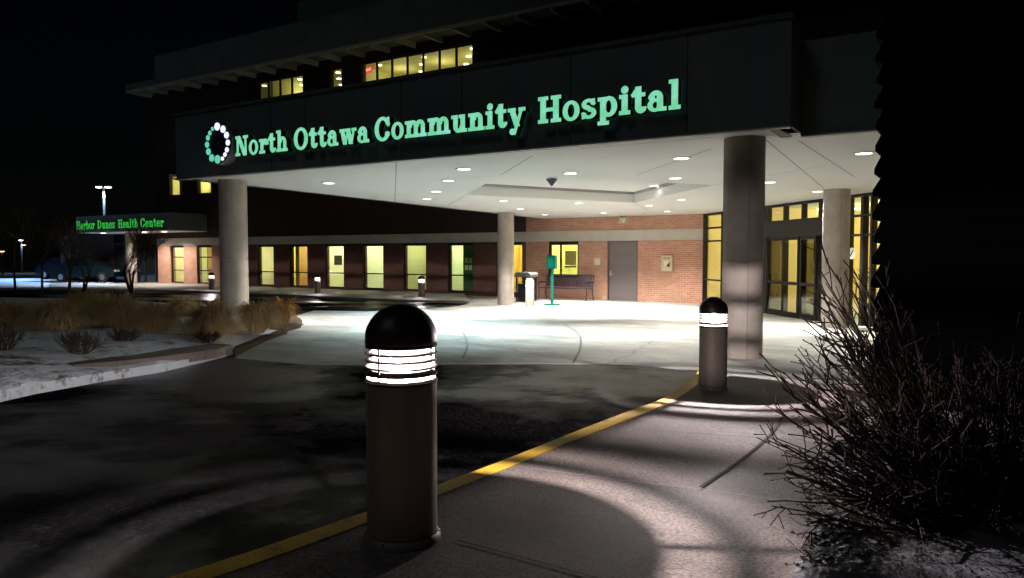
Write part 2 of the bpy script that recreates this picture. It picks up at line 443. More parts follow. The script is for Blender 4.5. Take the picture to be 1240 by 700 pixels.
# ------------------------------------------------------------------ hospital building
bld = empty('hospital_building', (0, 0, 0), label='long brick hospital building with lit ground floor windows behind the drive', cat='building')
TOPZ = 10.42
WB, WT = .12, 2.05
wins = [(206, 222), (238, 256), (311, 331), (350, 372), (393, 416), (439, 464), (488, 516), (542, 573), (601, 633)]
ops = [(xw(a, WALL), xw(b, WALL), WB, 2.13) for a, b in wins]
nx = on_y(664, 300, WALL)[0], on_y(700.5, 300, WALL)[0]
ops.append((nx[0], nx[1], on_y(680, 336, WALL)[1], 2.13))
dx0, dx1 = on_y(735.5, 330, WALL)[0], on_y(772, 330, WALL)[0]
ops.append((dx0, dx1, 0.0, 2.13))
wl = MB(); x = XL
XE = ops[1][1] + .9
XS = xw(637, WALL)
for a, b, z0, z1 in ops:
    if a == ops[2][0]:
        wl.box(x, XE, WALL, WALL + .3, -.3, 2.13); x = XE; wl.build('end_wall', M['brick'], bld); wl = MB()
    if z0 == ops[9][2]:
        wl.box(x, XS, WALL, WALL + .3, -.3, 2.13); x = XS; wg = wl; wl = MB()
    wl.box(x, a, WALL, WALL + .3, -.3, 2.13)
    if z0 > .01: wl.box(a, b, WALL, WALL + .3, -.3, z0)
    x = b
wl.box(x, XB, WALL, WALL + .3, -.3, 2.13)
wg.build('wing_wall', M['shaded_wing_brick'], bld)
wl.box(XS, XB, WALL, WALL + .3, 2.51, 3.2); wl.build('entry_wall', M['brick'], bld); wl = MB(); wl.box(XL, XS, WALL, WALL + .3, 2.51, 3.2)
# second storey strip and third storey, with window openings
def storey(z0, z1, openings, zs, ze, xa, xb):
    wl.box(xa, xb, WALL, WALL + .3, z0, zs); wl.box(xa, xb, WALL, WALL + .3, ze, z1)
    x = xa
    for a, b in openings:
        wl.box(x, a, WALL, WALL + .3, zs, ze); x = b
    wl.box(x, xb, WALL, WALL + .3, zs, ze)
s2t = on_y(212, 208, WALL)[1]; s2b = on_y(212, 237, WALL)[1]
s2 = [(on_y(203, 220, WALL)[0], on_y(220, 220, WALL)[0]), (on_y(237, 220, WALL)[0], on_y(256, 220, WALL)[0])]
s3 = [(310, 366), (398.5, 413.5), (437.5, 572)]
s3 = [(on_y(a, 100, WALL)[0], on_y(b, 70, WALL)[0]) for a, b in s3]
s3t = on_y(500, 65, WALL)[1]; s3b = s3t - 1.55
XR = 14
storey(3.2, 6.0, s2, s2b, s2t, XL, XR)
storey(6.0, TOPZ, s3, s3b, s3t, XL, XR)
wl.box(XL, XL + .3, WALL + .3, WALL + 14, -.3, TOPZ)
wl.box(XL, XR, WALL + 14, WALL + 14.3, -.3, TOPZ)
o = wl.build('upper_wall', M['shaded_brick'], bld)
upper = MB().box(XL - .02, XB, WALL - .03, WALL + .29, 2.132, 2.508).build('stone_band', M['band'], bld)
# numbers on the band
def text_mesh(s, h, name, m, parent, loc, rot=(R(90), 0, 0), ext=.004):
    c = bpy.data.curves.new(name, 'FONT'); c.body = s; c.size = h; c.extrude = ext; c.align_x = 'CENTER'; c.align_y = 'CENTER'
    t = bpy.data.objects.new('tmp', c); C.objects.link(t)
    me = bpy.data.meshes.new_from_object(t.evaluated_get(bpy.context.evaluated_depsgraph_get()))
    bpy.data.objects.remove(t); me.materials.clear(); me.materials.append(m); me.name = name
    o = bpy.data.objects.new(name, me); C.objects.link(o); o.parent = parent; o.location = loc; o.rotation_euler = rot
    return o
text_mesh('945', .42, 'house_number', M['letter_side'], bld, (xw(197.5, WALL), WALL - .045, 2.32))

# windows of the ground floor
def window(a, b, z0, z1, bars, vbars=(), fr=.05, glassm='glass', y=WALL):
    w = MB(); ya, yb = y + .06, y + .14
    w.box(a, a + fr, ya, yb, z0, z1); w.box(b - fr, b, ya, yb, z0, z1)
    w.box(a + fr, b - fr, ya, yb, z1 - fr - (.06 if z1 < 2.2 else 0), z1); w.box(a + fr, b - fr, ya, yb, z0, z0 + fr)
    for z in bars: w.box(a + fr, b - fr, ya + .005, yb - .005, z - .025, z + .025)
    for x in vbars: w.box(x - .04, x + .04, ya + .003, yb - .003, z0 + fr, z1 - fr)
    f = w.build('window', M['bronze'], bld)
    MB().box(a + fr, b - fr, ya + .03, ya + .038, z0 + fr, z1 - fr).build('pane', M[glassm], f)
    return f
for i, (a, b, z0, z1) in enumerate(ops[:9]):
    window(a, b, z0, z1, [.8, 1.5] if i < 2 else [.8], fr=.06)
a, b, z0, z1 = ops[9]
window(a, b, z0, z1, [], [], fr=.07)
for a, b in s2: window(a, b, s2b, s2t, [])
for k, (a, b) in enumerate(s3):
    n = (4, 1, 7)[k]
    window(a, b, s3b, s3t, [], [a + (b - a) * j / n for j in range(1, n)], glassm='glass')
# rooms behind
tones = [(.86, .80, .50), (.80, .80, .46), (.90, .84, .56), (.86, .64, .22), (.86, .86, .62), (.84, .88, .68), (.66, .68, .38), (.76, .84, .58), (.86, .62, .14), (.84, .83, .36)]
fl = MB().box(XL + .3, XB, WALL + .3, WALL + 3.4, -.05, 0).build('interior_floor', noisy('room_floor', (.25, .22, .15), (.3, .27, .2), 2, .5, 0), bld)
ce = MB().box(XL + .3, XB, WALL + .3, WALL + 3.4, 2.6, 2.65).build('interior_ceiling', M['paintwhite'], bld)
edges = [XL + .3] + [(ops[i][1] + ops[i + 1][0]) / 2 for i in range(9)] + [ops[9][1] + .5]
power = [30, 30, 32, 30, 30, 28, 20, 26, 32, 30]
for i in range(10):
    x0, x1 = edges[i], edges[i + 1]
    m = noisy('room_paint', tones[i], tuple(min(1, c * 1.06) for c in tones[i]), 1, .7, 0)
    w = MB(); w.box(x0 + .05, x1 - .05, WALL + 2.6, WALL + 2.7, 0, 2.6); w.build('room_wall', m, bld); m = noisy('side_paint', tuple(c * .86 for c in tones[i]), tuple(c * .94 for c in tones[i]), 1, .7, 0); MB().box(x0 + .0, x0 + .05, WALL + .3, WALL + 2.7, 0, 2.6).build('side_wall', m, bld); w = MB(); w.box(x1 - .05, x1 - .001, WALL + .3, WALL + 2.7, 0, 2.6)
    w.build('side_wall', m, bld)
    if i in (1, 3): MB().box(x0 + .051, x0 + .09, WALL + 1.0, WALL + 1.9, 0, 2.05).build('room_door', noisy('door_wood', (.34, .2, .08), (.42, .26, .11), 3, .5, 0, stretch=(6, 6, 1)), bld)
    elif i == 4: MB().box(x0 + .051, x0 + .08, WALL + 1.1, WALL + 1.6, 1.15, 1.6).build('room_picture', M['bronze'], bld)
    MB().box(x0 + .4, x1 - .4, WALL + 2.2, WALL + 2.55, 0, .75).build('side_board', noisy('board_wood', (.25, .16, .08), (.3, .2, .1), 3, .5, 0), bld)
    cx = (x0 + x1) / 2
    lm = emit('room_lamp', (1, .95, .72), power[i] * 1.5)
    MB().box(cx - .3, cx + .3, WALL + .9, WALL + 1.9, 2.56, 2.597).build('ceiling_panel', lm, bld)
    # what shows in the rooms: doors, cabinets, curtains
    a, b = ops[i][0], ops[i][1]
    if i in (2,):
        ch = MB(); cxx = a + .45
        for dx in (0, .5):
            ch.tube([(cxx + dx, WALL + 1.2, 0), (cxx + dx, WALL + 1.2, .8)], .02); ch.tube([(cxx + dx, WALL + 1.7, 0), (cxx + dx, WALL + 1.7, .45)], .02)
        ch.box(cxx - .02, cxx + .52, WALL + 1.18, WALL + 1.72, .43, .5); ch.box(cxx - .02, cxx + .52, WALL + 1.17, WALL + 1.2, .5, .9)
        r = ch.build('waiting_chair', M['bronze']); tag(r, 'dark waiting chair seen through third window from the left of the wing', 'chair')
    if i == 3: MB().box(a + .05, a + .3, WALL + .35, WALL + .45, .05, 2.5).build('curtain', noisy('curtain', (.6, .4, .1), (.7, .5, .2), 3, .9, 0), bld)
    if i in (0, 1): MB().box(b - .35, b - .02, WALL + .5, WALL + .7, 0, 2.1).build('dark_panel', noisy('panel_green', (.06, .08, .03), (.1, .12, .05), 3, .6, 0), bld)
    if i == 4:
        MB().box(a + .55, a + .95, WALL + 2.5, WALL + 2.59, 0, 2.1).build('interior_door', M['paintwhite'], bld)
        MB().box(b - .3, b - .05, WALL + .4, WALL + .5, .05, 2.5).build('curtain', noisy('curtain_ochre', (.5, .38, .1), (.5, .4, .15), 3, .9, 0), bld)
    if i == 6: MB().box(a + .4, b - .35, WALL + 1.6, WALL + 1.8, 0, 2.2).build('cabinet', noisy('wood_brown', (.28, .17, .07), (.33, .2, .09), 3, .5, 0, stretch=(8, 8, 1)), bld)
    if i == 7:
        MB().box(a + .35, a + .85, WALL + .6, WALL + .9, 0, 2.5).build('green_cabinet', noisy('green_cab', (.03, .11, .05), (.05, .15, .07), 3, .4, 0), bld)
        q = MB(); [q.box(a + .45 + .2 * k, a + .6 + .2 * k, WALL + .585, WALL + .595, 1.0 + .3 * j, 1.2 + .3 * j) for k in (0, 1) for j in (0, 1)]
        q.build('wall_notice', M['paintwhite'], bld)
# notice board behind the window over the bench
a, b, z0, z1 = ops[9]
nb = MB(); nb.box(a + .45, b - .35, WALL + .5, WALL + .53, z0 + .45, z1 - .35)
nb.build('notice_board', noisy('notice', (.80, .74, .36), (.82, .60, .26), 3, .6, 0), bld)
MB().box(a + .45, b - .35, WALL + .46, WALL + .54, z0 + .36, z0 + .42).build('board_ledge', M['bronze'], bld)
MB().box(a + .28, a + .34, WALL + .4, WALL + .46, z0, z1).build('inner_post', M['bronze'], bld)
# upper floor rooms
m3 = noisy('upper_room_paint', (.55, .50, .24), (.6, .55, .28), 1, .7, 0)
w = MB()
w.box(XL + .4, 2, WALL + 4.5, WALL + 4.6, 5.9, TOPZ); w.box(XL + .4, 2, WALL + .31, WALL + 4.5, s3t + .12, s3t + .16); w.box(XL + .4, 2, WALL + .31, WALL + 4.5, 5.86, 5.9)
for px in (322, 412, 424, 580): 
    xx = on_y(px, 90, WALL)[0]; w.box(xx, xx + .1, WALL + .31, WALL + 4.5, 5.9, s3t + .12)
w.build('upper_room', m3, bld)
for k in range(34):
    xx = on_y(300, 90, WALL)[0] + k * .85
    if xx > s3[2][1] + 4: break
    yy = WALL + (1.0, 2.9, 1.9)[k % 3]
    MB().lathe([(.11, 0), (.11, .03)], 14, (xx, yy, s3t + .085)).build('disc_lamp', M['ceil_dim'], bld)
for px in (330, 405, 450, 500, 545):
    light('upper_room_light', 'POINT', (on_y(px, 90, WALL)[0], WALL + 2, s3t - .5), 42 if px > 420 else 34, (1, .88, .5), bld, .3)
EXX, EXZ = on_y(446.5, 84.5, WALL + .6)
ex = MB().box(EXX - .17, EXX + .17, WALL + .6, WALL + .65, EXZ - .13, EXZ + .13).build('exit_sign', M['exit_red'], bld)
text_mesh('EXIT', .15, 'exit_letters', emit('exit_white', (1, .75, .7), 1.5), bld, (EXX, WALL + .595, EXZ))
w = MB(); w.box(XL + .4, s2[1][1] + 1, WALL + 2, WALL + 2.1, 2.8, 5.8)
w.box(XL + .302, XL + .36, WALL + .31, WALL + 2, 2.8, 5.8); w.build('second_floor_room', noisy('room2', (.85, .78, .40), (.85, .78, .40), 1, .7, 0), bld)
for k, (a, b) in enumerate(s2):
    light('second_floor_light', 'POINT', ((a + b) / 2, WALL + 1.2, s2t - .2), 130, (1, .9, .55), bld, .2)
    MB().box(a + (b - a) * (.42 if k == 0 else .55), b - .06, WALL + .35, WALL + .38, s2b, s2t).build('window_blind', noisy('blind', (.62, .55, .22), (.6, .5, .2), 3, .8, 0), bld)
# roof overhang with fins under it, and parapet
OY = 23.2
xo = on_y(152, 110, OY)[0]; xp = on_y(187, 85, OY)[0]
rf = MB().box(xo, XR, OY, WALL + 14.3, TOPZ, TOPZ + .30).build('roof_overhang', M['cladding'], bld)
fn = MB(); x = xo + .4
while x < XR:
    fn.box(x, x + .14, OY + .03, WALL - .01, TOPZ - .22, TOPZ - .002); x += 1.42
fn.box(xo, XR, OY, OY + .12, TOPZ - .12, TOPZ - .003)
fn.build('soffit_fin', noisy('fin_concrete', (.26, .26, .19), (.32, .32, .24), 3, .8, 0), rf)
pz = on_y(187, 68, OY)[1]
pp = MB().box(xp, XR, OY + .004, OY + .4, TOPZ + .302, pz).build('parapet', M['cladding'], bld)
MB().box(xp + 9, XR, OY + 1.5, OY + 10, pz, pz + 1.6).build('roof_plant_room', M['cladding'], bld)
# steel service door
dr = MB().box(dx0 + .04, dx1 - .04, WALL + .05, WALL + .10, .012, 2.09).build('service_door', M['door_grey'], bld)
fr = MB(); fr.box(dx0, dx0 + .038, WALL - .01, WALL + .2, 0, 2.128); fr.box(dx1 - .038, dx1, WALL - .01, WALL + .2, 0, 2.128); fr.box(dx0 + .038, dx1 - .038, WALL - .01, WALL + .2, 2.092, 2.128)
fr.build('door_frame', mat('frame_paint', (.09, .075, .075), .5), bld)
MB().box(dx0 + .04, dx1 - .04, WALL - .06, WALL + .1, -.02, .011).build('threshold', M['steel'], bld)
h = MB(); h.box(dx0 + .08, dx0 + .14, WALL + .03, WALL + .049, .88, 1.08); h.tube([(dx0 + .11, WALL + .03, .96), (dx0 + .11, WALL - .02, .96), (dx0 + .24, WALL - .02, .96)], .012, 8)
h.build('handle', M['steel'], dr)
MB().box(XL + .3, XB, WALL + 2.75, WALL + 3.3, 0, 2.6).build('inner_partition', M['paintwhite'], bld)

# ------------------------------------------------------------------ glazed entrance, set at an angle
P0 = Vector((XB, WALL)); P1v = Vector((-1.92, 17.79)); dv = (P1v - P0).normalized(); LEN = 10.6
ang = math.atan2(dv.y, dv.x)
ent = empty('glazed_entrance', (P0.x, P0.y, 0), ang, label='dark framed glass entrance with sliding doors behind the round columns', cat='entrance')
def ucoord(px):                                # distance along the entrance wall seen at px
    d = ray(px, 300); dd = Vector((d[0], d[1]))
    # P0 + u dv = t dd
    det = dv.x * (-dd.y) + dd.x * dv.y
    return ((-P0.x) * (-dd.y) + dd.x * (-P0.y)) / det
def uz(px, py):
    u = ucoord(px); p = P0 + dv * u; d = ray(px, py)
    t = p.length / math.hypot(d[0], d[1]); return EYE + d[2] * t
us = [ucoord(p) for p in (853.5, 875.5, 900, 923, 930, 951, 973, 994.5, 1012, 1029, 1046, 1057)] + [LEN - 1, LEN]
zt1, zt2 = uz(940, 268), uz(950, 287)
FLR = 0.0
fm = MB()
for k, u in enumerate(us):
    wd = .10 if k in (3, 4, 7, 10) else .06
    fm.box(u - wd / 2, u + wd / 2, -.06, .08, -.2, SOFF - .005)
for z in (SOFF - .07, ): fm.box(0, LEN, -.05, .07, z, SOFF - .006)
z2 = uz(862, 276); z3 = uz(862, 292); z4 = uz(862, 339)
def seg(a, b, z, t=.05): fm.box(us[a] + .03, us[b] - .03, -.045, .065, z - t / 2, z + t / 2)
for a in (0, 1, 2): seg(a, a + 1, z2); seg(a, a + 1, z3); seg(a, a + 1, z4)
for a in (8, 9, 10, 11): seg(a, a + 1, z2); seg(a, a + 1, z3)
fm.box(0, LEN, -.055, .075, -.2, .06)
fm.build('mullion_frame', M['bronze'], ent)
hd = MB().box(us[3] + .05, us[8] - .03, -.16, .10, zt2, zt1).build('door_header', M['bronze'], ent)
for k in range(len(us) - 1):
    a, b = us[k] + .03, us[k + 1] - .03
    if b - a < .1: continue
    lo = .06 if k not in (4, 5, 6, 7) else zt1
    MB().box(a, b, .0, .008, lo, SOFF - .07).build('pane', M['glass'], ent)
for k in (4, 5, 6, 7):
    a, b = us[k] + .032, us[k + 1] - .032; yy = -.12 if k in (5, 6) else -.04
    d = MB(); s_ = .06
    d.box(a, a + s_, yy, yy + .05, .02, zt2 - .005); d.box(b - s_, b, yy, yy + .05, .02, zt2 - .005)
    d.box(a + s_, b - s_, yy, yy + .05, .02, .16); d.box(a + s_, b - s_, yy, yy + .05, zt2 - .09, zt2 - .005)
    d.box(a + s_, b - s_, yy + .004, yy + .046, .86, .94)
    dd = d.build('sliding_door', M['bronze'], ent)
    MB().box(a + s_, b - s_, yy + .02, yy + .028, .16, zt2 - .09).build('pane', M['glass' if k == 5 else 'glass_dim'], dd)
# round door stickers
stk = emit('sticker', (.6, .65, .6), .0); stk = mat('sticker_white', (.7, .72, .68), .5)
for k, px, py in ((2, 921.5, 310), (9, 1032, 307)):
    u = ucoord(px); z = uz(px, py)
    q = MB(); prof = [(.13 * math.cos(t * PI / 12), .13 * math.sin(t * PI / 12)) for t in range(24)]
    q.prism([(u + a, z + b) for a, b in prof], 'y', -.012, -.006)
    s1 = q.build('round_sticker', stk, ent)
    q = MB(); q.prism([(u - .08, z - .07), (u - .06, z - .09), (u + .08, z + .07), (u + .06, z + .09)], 'y', -.018, -.014); q.build('sticker_stripe', M['bronze'], s1)
# lobby behind the glass
lob = MB(); lob.box(.1, LEN, 4.9, 5.0, 0, 2.95); lob.box(0, .1, .1, 5.0, 0, 2.95); lob.box(LEN, LEN + .1, .1, 5, 0, 2.95)
lob.box(us[3] - .1, us[3] + .05, .12, 1.6, 0, 2.95)
lob.build('lobby_wall', noisy('lobby_paint', (.84, .66, .28), (.88, .70, .34), .8, .7, 0), ent)
MB().box(0, LEN, .1, 5, -.06, 0).build('lobby_floor', noisy('lobby_floor', (.28, .25, .2), (.35, .31, .26), 1, .35, 0), ent)
MB().box(0, LEN, .1, 5, 2.95, 2.985).build('lobby_ceiling', M['paintwhite'], ent)
for k in range(8):
    u = .5 + k * 1.25
    MB().lathe([(.12, 0), (.12, .02)], 16, (u, 1.2 + 1.4 * (k % 2), 2.925)).build('lobby_downlight', emit('lobby_lamp', (1, .9, .6), 8), ent)
for k in range(4): light('lobby_light', 'POINT', (1.2 + k * 2.4, 2.4, 2.6), 150, (1, .88, .60), ent, .15)
desk = MB(); pr = [(us[5] + 1.0 + 1.1 * math.cos(t * PI / 14), 3.6 + .9 * math.sin(-t * PI / 14)) for t in range(15)]
desk.prism(pr, 'z', 0, 1.0)
tag(desk.build('reception_desk', noisy('desk_wood', (.33, .17, .06), (.42, .22, .08), 3, .4, 0)), 'curved wooden reception desk inside the glazed entrance', 'desk')
dk = bpy.data.objects['reception_desk']; dk.location = (P0.x, P0.y, 0); dk.rotation_euler.z = ang
for nm, lab, u0, u1, za, zb, m in (('wall_picture', 'framed pale picture hung on the yellow lobby wall', us[5] + 1.35, us[5] + 2.2, 1.25, 1.95, 'paintwhite'), ):
    r = empty(nm, (P0.x, P0.y, 0), ang, label=lab, cat='picture')
    MB().box(u0, u1, 4.85, 4.895, za, zb).build('frame', M['bronze'], r)
    MB().box(u0 + .08, u1 - .08, 4.835, 4.848, za + .08, zb - .08).build('print', M['paintwhite'], r)
# potted plant in the lobby
def leafy(name, n, rad, h, seed):
    rr = random.Random(seed); q = MB()
    for _ in range(n):
        a = rr.uniform(0, 2 * PI); r = rad * math.sqrt(rr.random()); z = rr.uniform(.1, 1) * h
        c = Vector((r * math.cos(a), r * math.sin(a), z)); d = Vector((math.cos(a), math.sin(a), rr.uniform(-.3, .8))).normalized() * .13
        s2_ = d.cross(Vector((0, 0, 1))).normalized() * .03
        q.add([c - d * .5, c + s2_, c + d * .5, c - s2_], [(0, 1, 2, 3)])
    return q
pp_ = P0 + dv * (us[5] + .35) + Vector((-dv.y, dv.x)) * 2.2
if (Vector((-dv.y, dv.x)).y < 0): pp_ = P0 + dv * (us[5] + .35) - Vector((-dv.y, dv.x)) * 2.2
pt = empty('potted_plant', (pp_.x, pp_.y, 0), label='leafy potted plant standing inside the sliding doors', cat='plant')
MB().lathe([(.14, 0), (.18, .35), (.17, .35), (.16, .30)], 20).build('pot', M['bronze'], pt)
leafy('x', 260, .35, 1.0, 3).build('foliage', noisy('leaf', (.05, .12, .03), (.1, .2, .05), 5, .6, 0), pt, (0, 0, .3), fix=False)

# ------------------------------------------------------------------ canopy
can = empty('entrance_canopy', label='deep flat concrete canopy over the drive with white soffit and round columns', cat='canopy')
XFL = on_y(213, 180, FY)[0]; XFR = on_y(957.5, 100, FY)[0]; XBL = xw(652, WALL)
FTOP = on_y(600, 79, FY)[1]; FTOP = (on_y(960, 20, FY)[1] + on_y(213, 141, FY)[1]) / 2
CX = 3.4
outer = [(XFL, FY), (XFR, FY), (XFR, FY + .54), (CX, FY + .54), (CX, 15.0), (XB + 7.6 * dv.x + .0, WALL + 7.6 * dv.y), (XB, WALL - .012), (XBL, WALL - .012)]
# clip right side behind the entrance glazing
A, B, Cc, D = [on_z(*p, SOFF) for p in ((606, 213), (563, 236), (768, 245.5), (864, 224))]
def poly_with_hole(outl, hole, z, name, m, parent, flip=True):
    pts = [Vector((x, y, z)) for x, y in outl] + [Vector((x, y, z)) for x, y in hole]
    tr = tessellate_polygon([[Vector((x, y, 0)) for x, y in outl], [Vector((x, y, 0)) for x, y in hole]])
    q = MB(); q.add(pts, [tuple(t) for t in tr]); return q.build(name, m, parent, fix=False)
outs = [(XFL + .02, FY + .02), (XFR - .02, FY + .02), (XFR - .02, FY + .56), (CX, FY + .56), (CX, 14.4), (XB + LEN * dv.x, WALL + LEN * dv.y), (XB, WALL - .012), (XBL, WALL - .012)]
hole = [A, D, Cc, B]
poly_with_hole(outs, hole, SOFF, 'soffit', M['soffit'], can)
# recess: walls and lid
rc = MB(); RZ = SOFF + .27
for p, q_ in ((A, B), (B, Cc), (Cc, D), (D, A)):
    rc.add([(p[0], p[1], SOFF), (q_[0], q_[1], SOFF), (q_[0], q_[1], RZ), (p[0], p[1], RZ)], [(0, 1, 2, 3)])
rc.add([(p[0], p[1], RZ) for p in (A, B, Cc, D)], [(0, 1, 2, 3)])
rc.build('recess', M['soffit'], can, fix=False)
cen = Vector(((A[0] + B[0] + Cc[0] + D[0]) / 4, (A[1] + B[1] + Cc[1] + D[1]) / 4))
tr_ = MB()
def inset(p, k): v = Vector(p); return tuple(v + (cen - v) * k)
for p, q_ in ((A, B), (B, Cc), (Cc, D), (D, A)):
    a, b, c, d = inset(p, -.005), inset(q_, -.005), inset(q_, .02), inset(p, .02)
    tr_.add([(v[0], v[1], zz) for zz in (RZ - .06, RZ - .002) for v in (a, b, c, d)], [(0, 1, 2, 3), (4, 7, 6, 5), (0, 4, 5, 1), (2, 6, 7, 3)])
tr_.build('recess_trim', M['seam'], can)
# fascia
fa = MB(); t_ = .22
fa.box(XFL, XFR, FY, FY + t_, SOFF, FTOP)
fa.box(XFR - t_, XFR, FY + t_, FY + .54, SOFF, FTOP)
fa.box(XFR + .001, CX, FY + .54, FY + .54 + t_, SOFF - .03, FTOP - .12)
fa.build('fascia', M['fascia'], can)
fs = MB(); dl = Vector((XBL - XFL, WALL - FY)).normalized()
fs.add([(XFL, FY + t_, SOFF), (XFL, FY + t_, FTOP), (XBL, WALL - .02, FTOP), (XBL, WALL - .02, SOFF),
        (XFL + t_, FY + t_, SOFF), (XFL + t_, FY + t_, FTOP), (XBL + t_, WALL - .02, FTOP), (XBL + t_, WALL - .02, SOFF)],
       [(0, 1, 2, 3), (7, 6, 5, 4), (1, 5, 6, 2), (0, 3, 7, 4), (0, 4, 5, 1), (3, 2, 6, 7)])
fs.build('side_fascia', M['fascia'], can)
lip = MB(); lip.box(XFL - .01, XFR + .01, FY - .025, FY + .05, SOFF - .022, SOFF - .002)
lip.box(XFR + .012, CX, FY + .51, FY + .6, SOFF - .052, SOFF - .032)
lip.build('drip_edge', mat('drip_metal', (.55, .53, .50), .5), can)
cop = MB(); cop.box(XFL - .02, XFR + .02, FY - .03, FY + .3, FTOP + .002, FTOP + .05); cop.build('coping', M['cladding'], can)
# panel joints on the fascia
pj = MB()
for px in (330, 372, 487, 560, 690, 830):
    x = xw(px, FY); pj.box(x - .006, x + .006, FY - .003, FY + .01, SOFF + .03, FTOP - .01)
pj.build('panel_joint', M['letter_side'], can)
rr_ = MB(); o2 = [(XFL + .23, FY + .23), (XFR - .23, FY + .23), (XFR - .23, FY + .78), (CX, FY + .78), (CX, 24.0), (XB, WALL - .03), (XBL + .25, WALL - .03)]
tr = tessellate_polygon([[Vector((x, y, 0)) for x, y in o2]]); rr_.add([(x, y, FTOP - .25) for x, y in o2], [tuple(t) for t in tr]); rr_.build('roof_deck', M['cladding'], can, fix=False)
# seams of the soffit boards
sm = MB()
for p, q_ in (((645, 188), (606, 212)), ((563, 237), (543, 248)), ((861, 180), (770, 212)), ((606, 213), (520, 217)), ((925, 167), (998, 228)), ((967, 170), (1035, 214)), ((768, 246), (800, 262)), ((480, 196), (478, 247)), ((864, 224), (1000, 200)), ((700, 180), (862, 166))):
    a, b = Vector(on_z(*p, SOFF)), Vector(on_z(*q_, SOFF)); n_ = (b - a).normalized(); n_ = Vector((-n_.y, n_.x)) * .008
    sm.add([(v.x, v.y, SOFF - .003) for v in (a + n_, b + n_, b - n_, a - n_)], [(0, 1, 2, 3)])
sm.build('soffit_seam', M['seam'], can, fix=False)
ac = MB(); xx, yy = on_z(945, 160.5, SOFF); ac.box(xx - .06, xx + .06, yy - .3, yy + .3, SOFF - .012, SOFF - .003); ac.build('vent_slot', M['bronze'], can)

# columns
cols = []
for nm, px, depth, rad in (('c', 283.5, 13.55, .245), ('c', 899.5, 8.66, .232), ('c', 612.5, 24.1, .262), ('c', 1011.5, 15.5, .262)):
    x, y = depth_pos(px, depth); b = MB(); g = G(y) - .1
    zz = g + .1 + (SOFF - g) * .42
    b.lathe([(rad, g), (rad, zz - .008), (rad - .006, zz - .004), (rad - .006, zz + .004), (rad, zz + .008), (rad, SOFF - .002)], 56)
    c = b.build('column', M['concrete_col'], can, (x, y, 0), smooth=40); cols.append((x, y))
    # formwork joint ribs and tie marks
    vs_ = MB()
    for k in range(4):
        a = k * PI / 2 + .5; vs_.box(rad * math.cos(a) - .004, rad * math.cos(a) + .004, rad * math.sin(a) - .004, rad * math.sin(a) + .004, g, SOFF - .01)
    vs_.build('form_joint', mat('joint_concrete', (.2, .18, .16), .9), c)
cols_lab = 0

# sensor cone hanging in the recess
x, y = on_z(668, 217, SOFF - .02)
sc_ = empty('hanging_sensor', (x, y, 0), label='small black cone shaped sensor hanging at the front edge of the soffit recess', cat='sensor')
MB().lathe([(.012, SOFF - .14), (.10, SOFF - .03), (.10, SOFF - .015)], 24).build('cone', M['black_metal'], sc_, smooth=30)
MB().lathe([(.012, SOFF - .015), (.012, SOFF + .26)], 10).build('stem', M['black_metal'], sc_)

# downlights
dls = [(398, 222, 'w', 'downlight nearest the outer left end of the soffit, alone'),
 (562, 205, 'w', 'nearest downlight of the left row of four in the soffit'),
 (543, 219, 'c', 'second downlight back in the left row of four'),
 (528, 232, 'w', 'third downlight back in the left row of four'),
 (517, 241, 'c', 'farthest downlight of the left row of four'),
 (691, 210, 'w', 'downlight just in front of the recess, above the black sensor'),
 (825, 192, 'w', 'downlight in the soffit left of the big front column, nearest one'),
 (818, 216, 'w', 'downlight beside the front right corner of the recess'),
 (792, 225, 'r', 'downlight set inside the recess in the soffit'),
 (609.5, 243.5, 'w', 'downlight directly above the slim back column'),
 (630, 253, 'w', 'downlight right behind the top of the back column'),
 (660, 260, 'w', 'downlight close to the brick wall above the bench window'),
 (701, 246, 'w', 'downlight behind the middle of the recess'),
 (731, 258, 'w', 'downlight near the wall above the small white plaque'),
 (786, 249, 'w', 'downlight off the far right corner of the recess'),
 (808, 256, 'w', 'downlight near the wall above the tan phone box'),
 (825, 242, 'w', 'downlight between the recess and the glazed corner'),
 (932, 221, 'w', 'downlight just right of the big front column'),
 (1046, 186, 'w', 'downlight at the right end beside the black pier'),
 (990, 232, 'w', 'downlight in front of the entrance doors behind the right column')]
for px, py, kd, lab in dls:
    z = SOFF if kd != 'r' else RZ
    x, y = on_z(px, py, z - .01)
    d = empty('downlight', (x, y, z), label=lab, cat='downlight', group='round downlights in the canopy soffit')
    MB().lathe([(.135, -.001), (.135, -.012), (.105, -.014), (.105, -.001)], 28, closed=True).build('trim', M['white_plastic'], d)
    cool = kd == 'c' or px in (398,)
    MB().lathe([(.104, -.008), (.104, -.003)], 28).build('lens', M['lamp_cool' if cool else 'lamp_white'], d)
    far = y > 13
    col = (.72, .96, 1) if px in (543, 517, 562, 528) else (1, .95, .87)
    pw = 1600 if y > 14 else 830
    if px in (562, 543, 528, 517): pw = 850
    if px in (398,): pw = 1000
    if kd == 'r': pw = 300
    if px in (691, 825): pw = 420
    if px == 1046: pw = 260
    l = light('downlight_lamp', 'SPOT', (0, 0, -.03 if kd != 'r' else -.28), pw, col, d, .08, spot_size=R(112), spot_blend=.75)

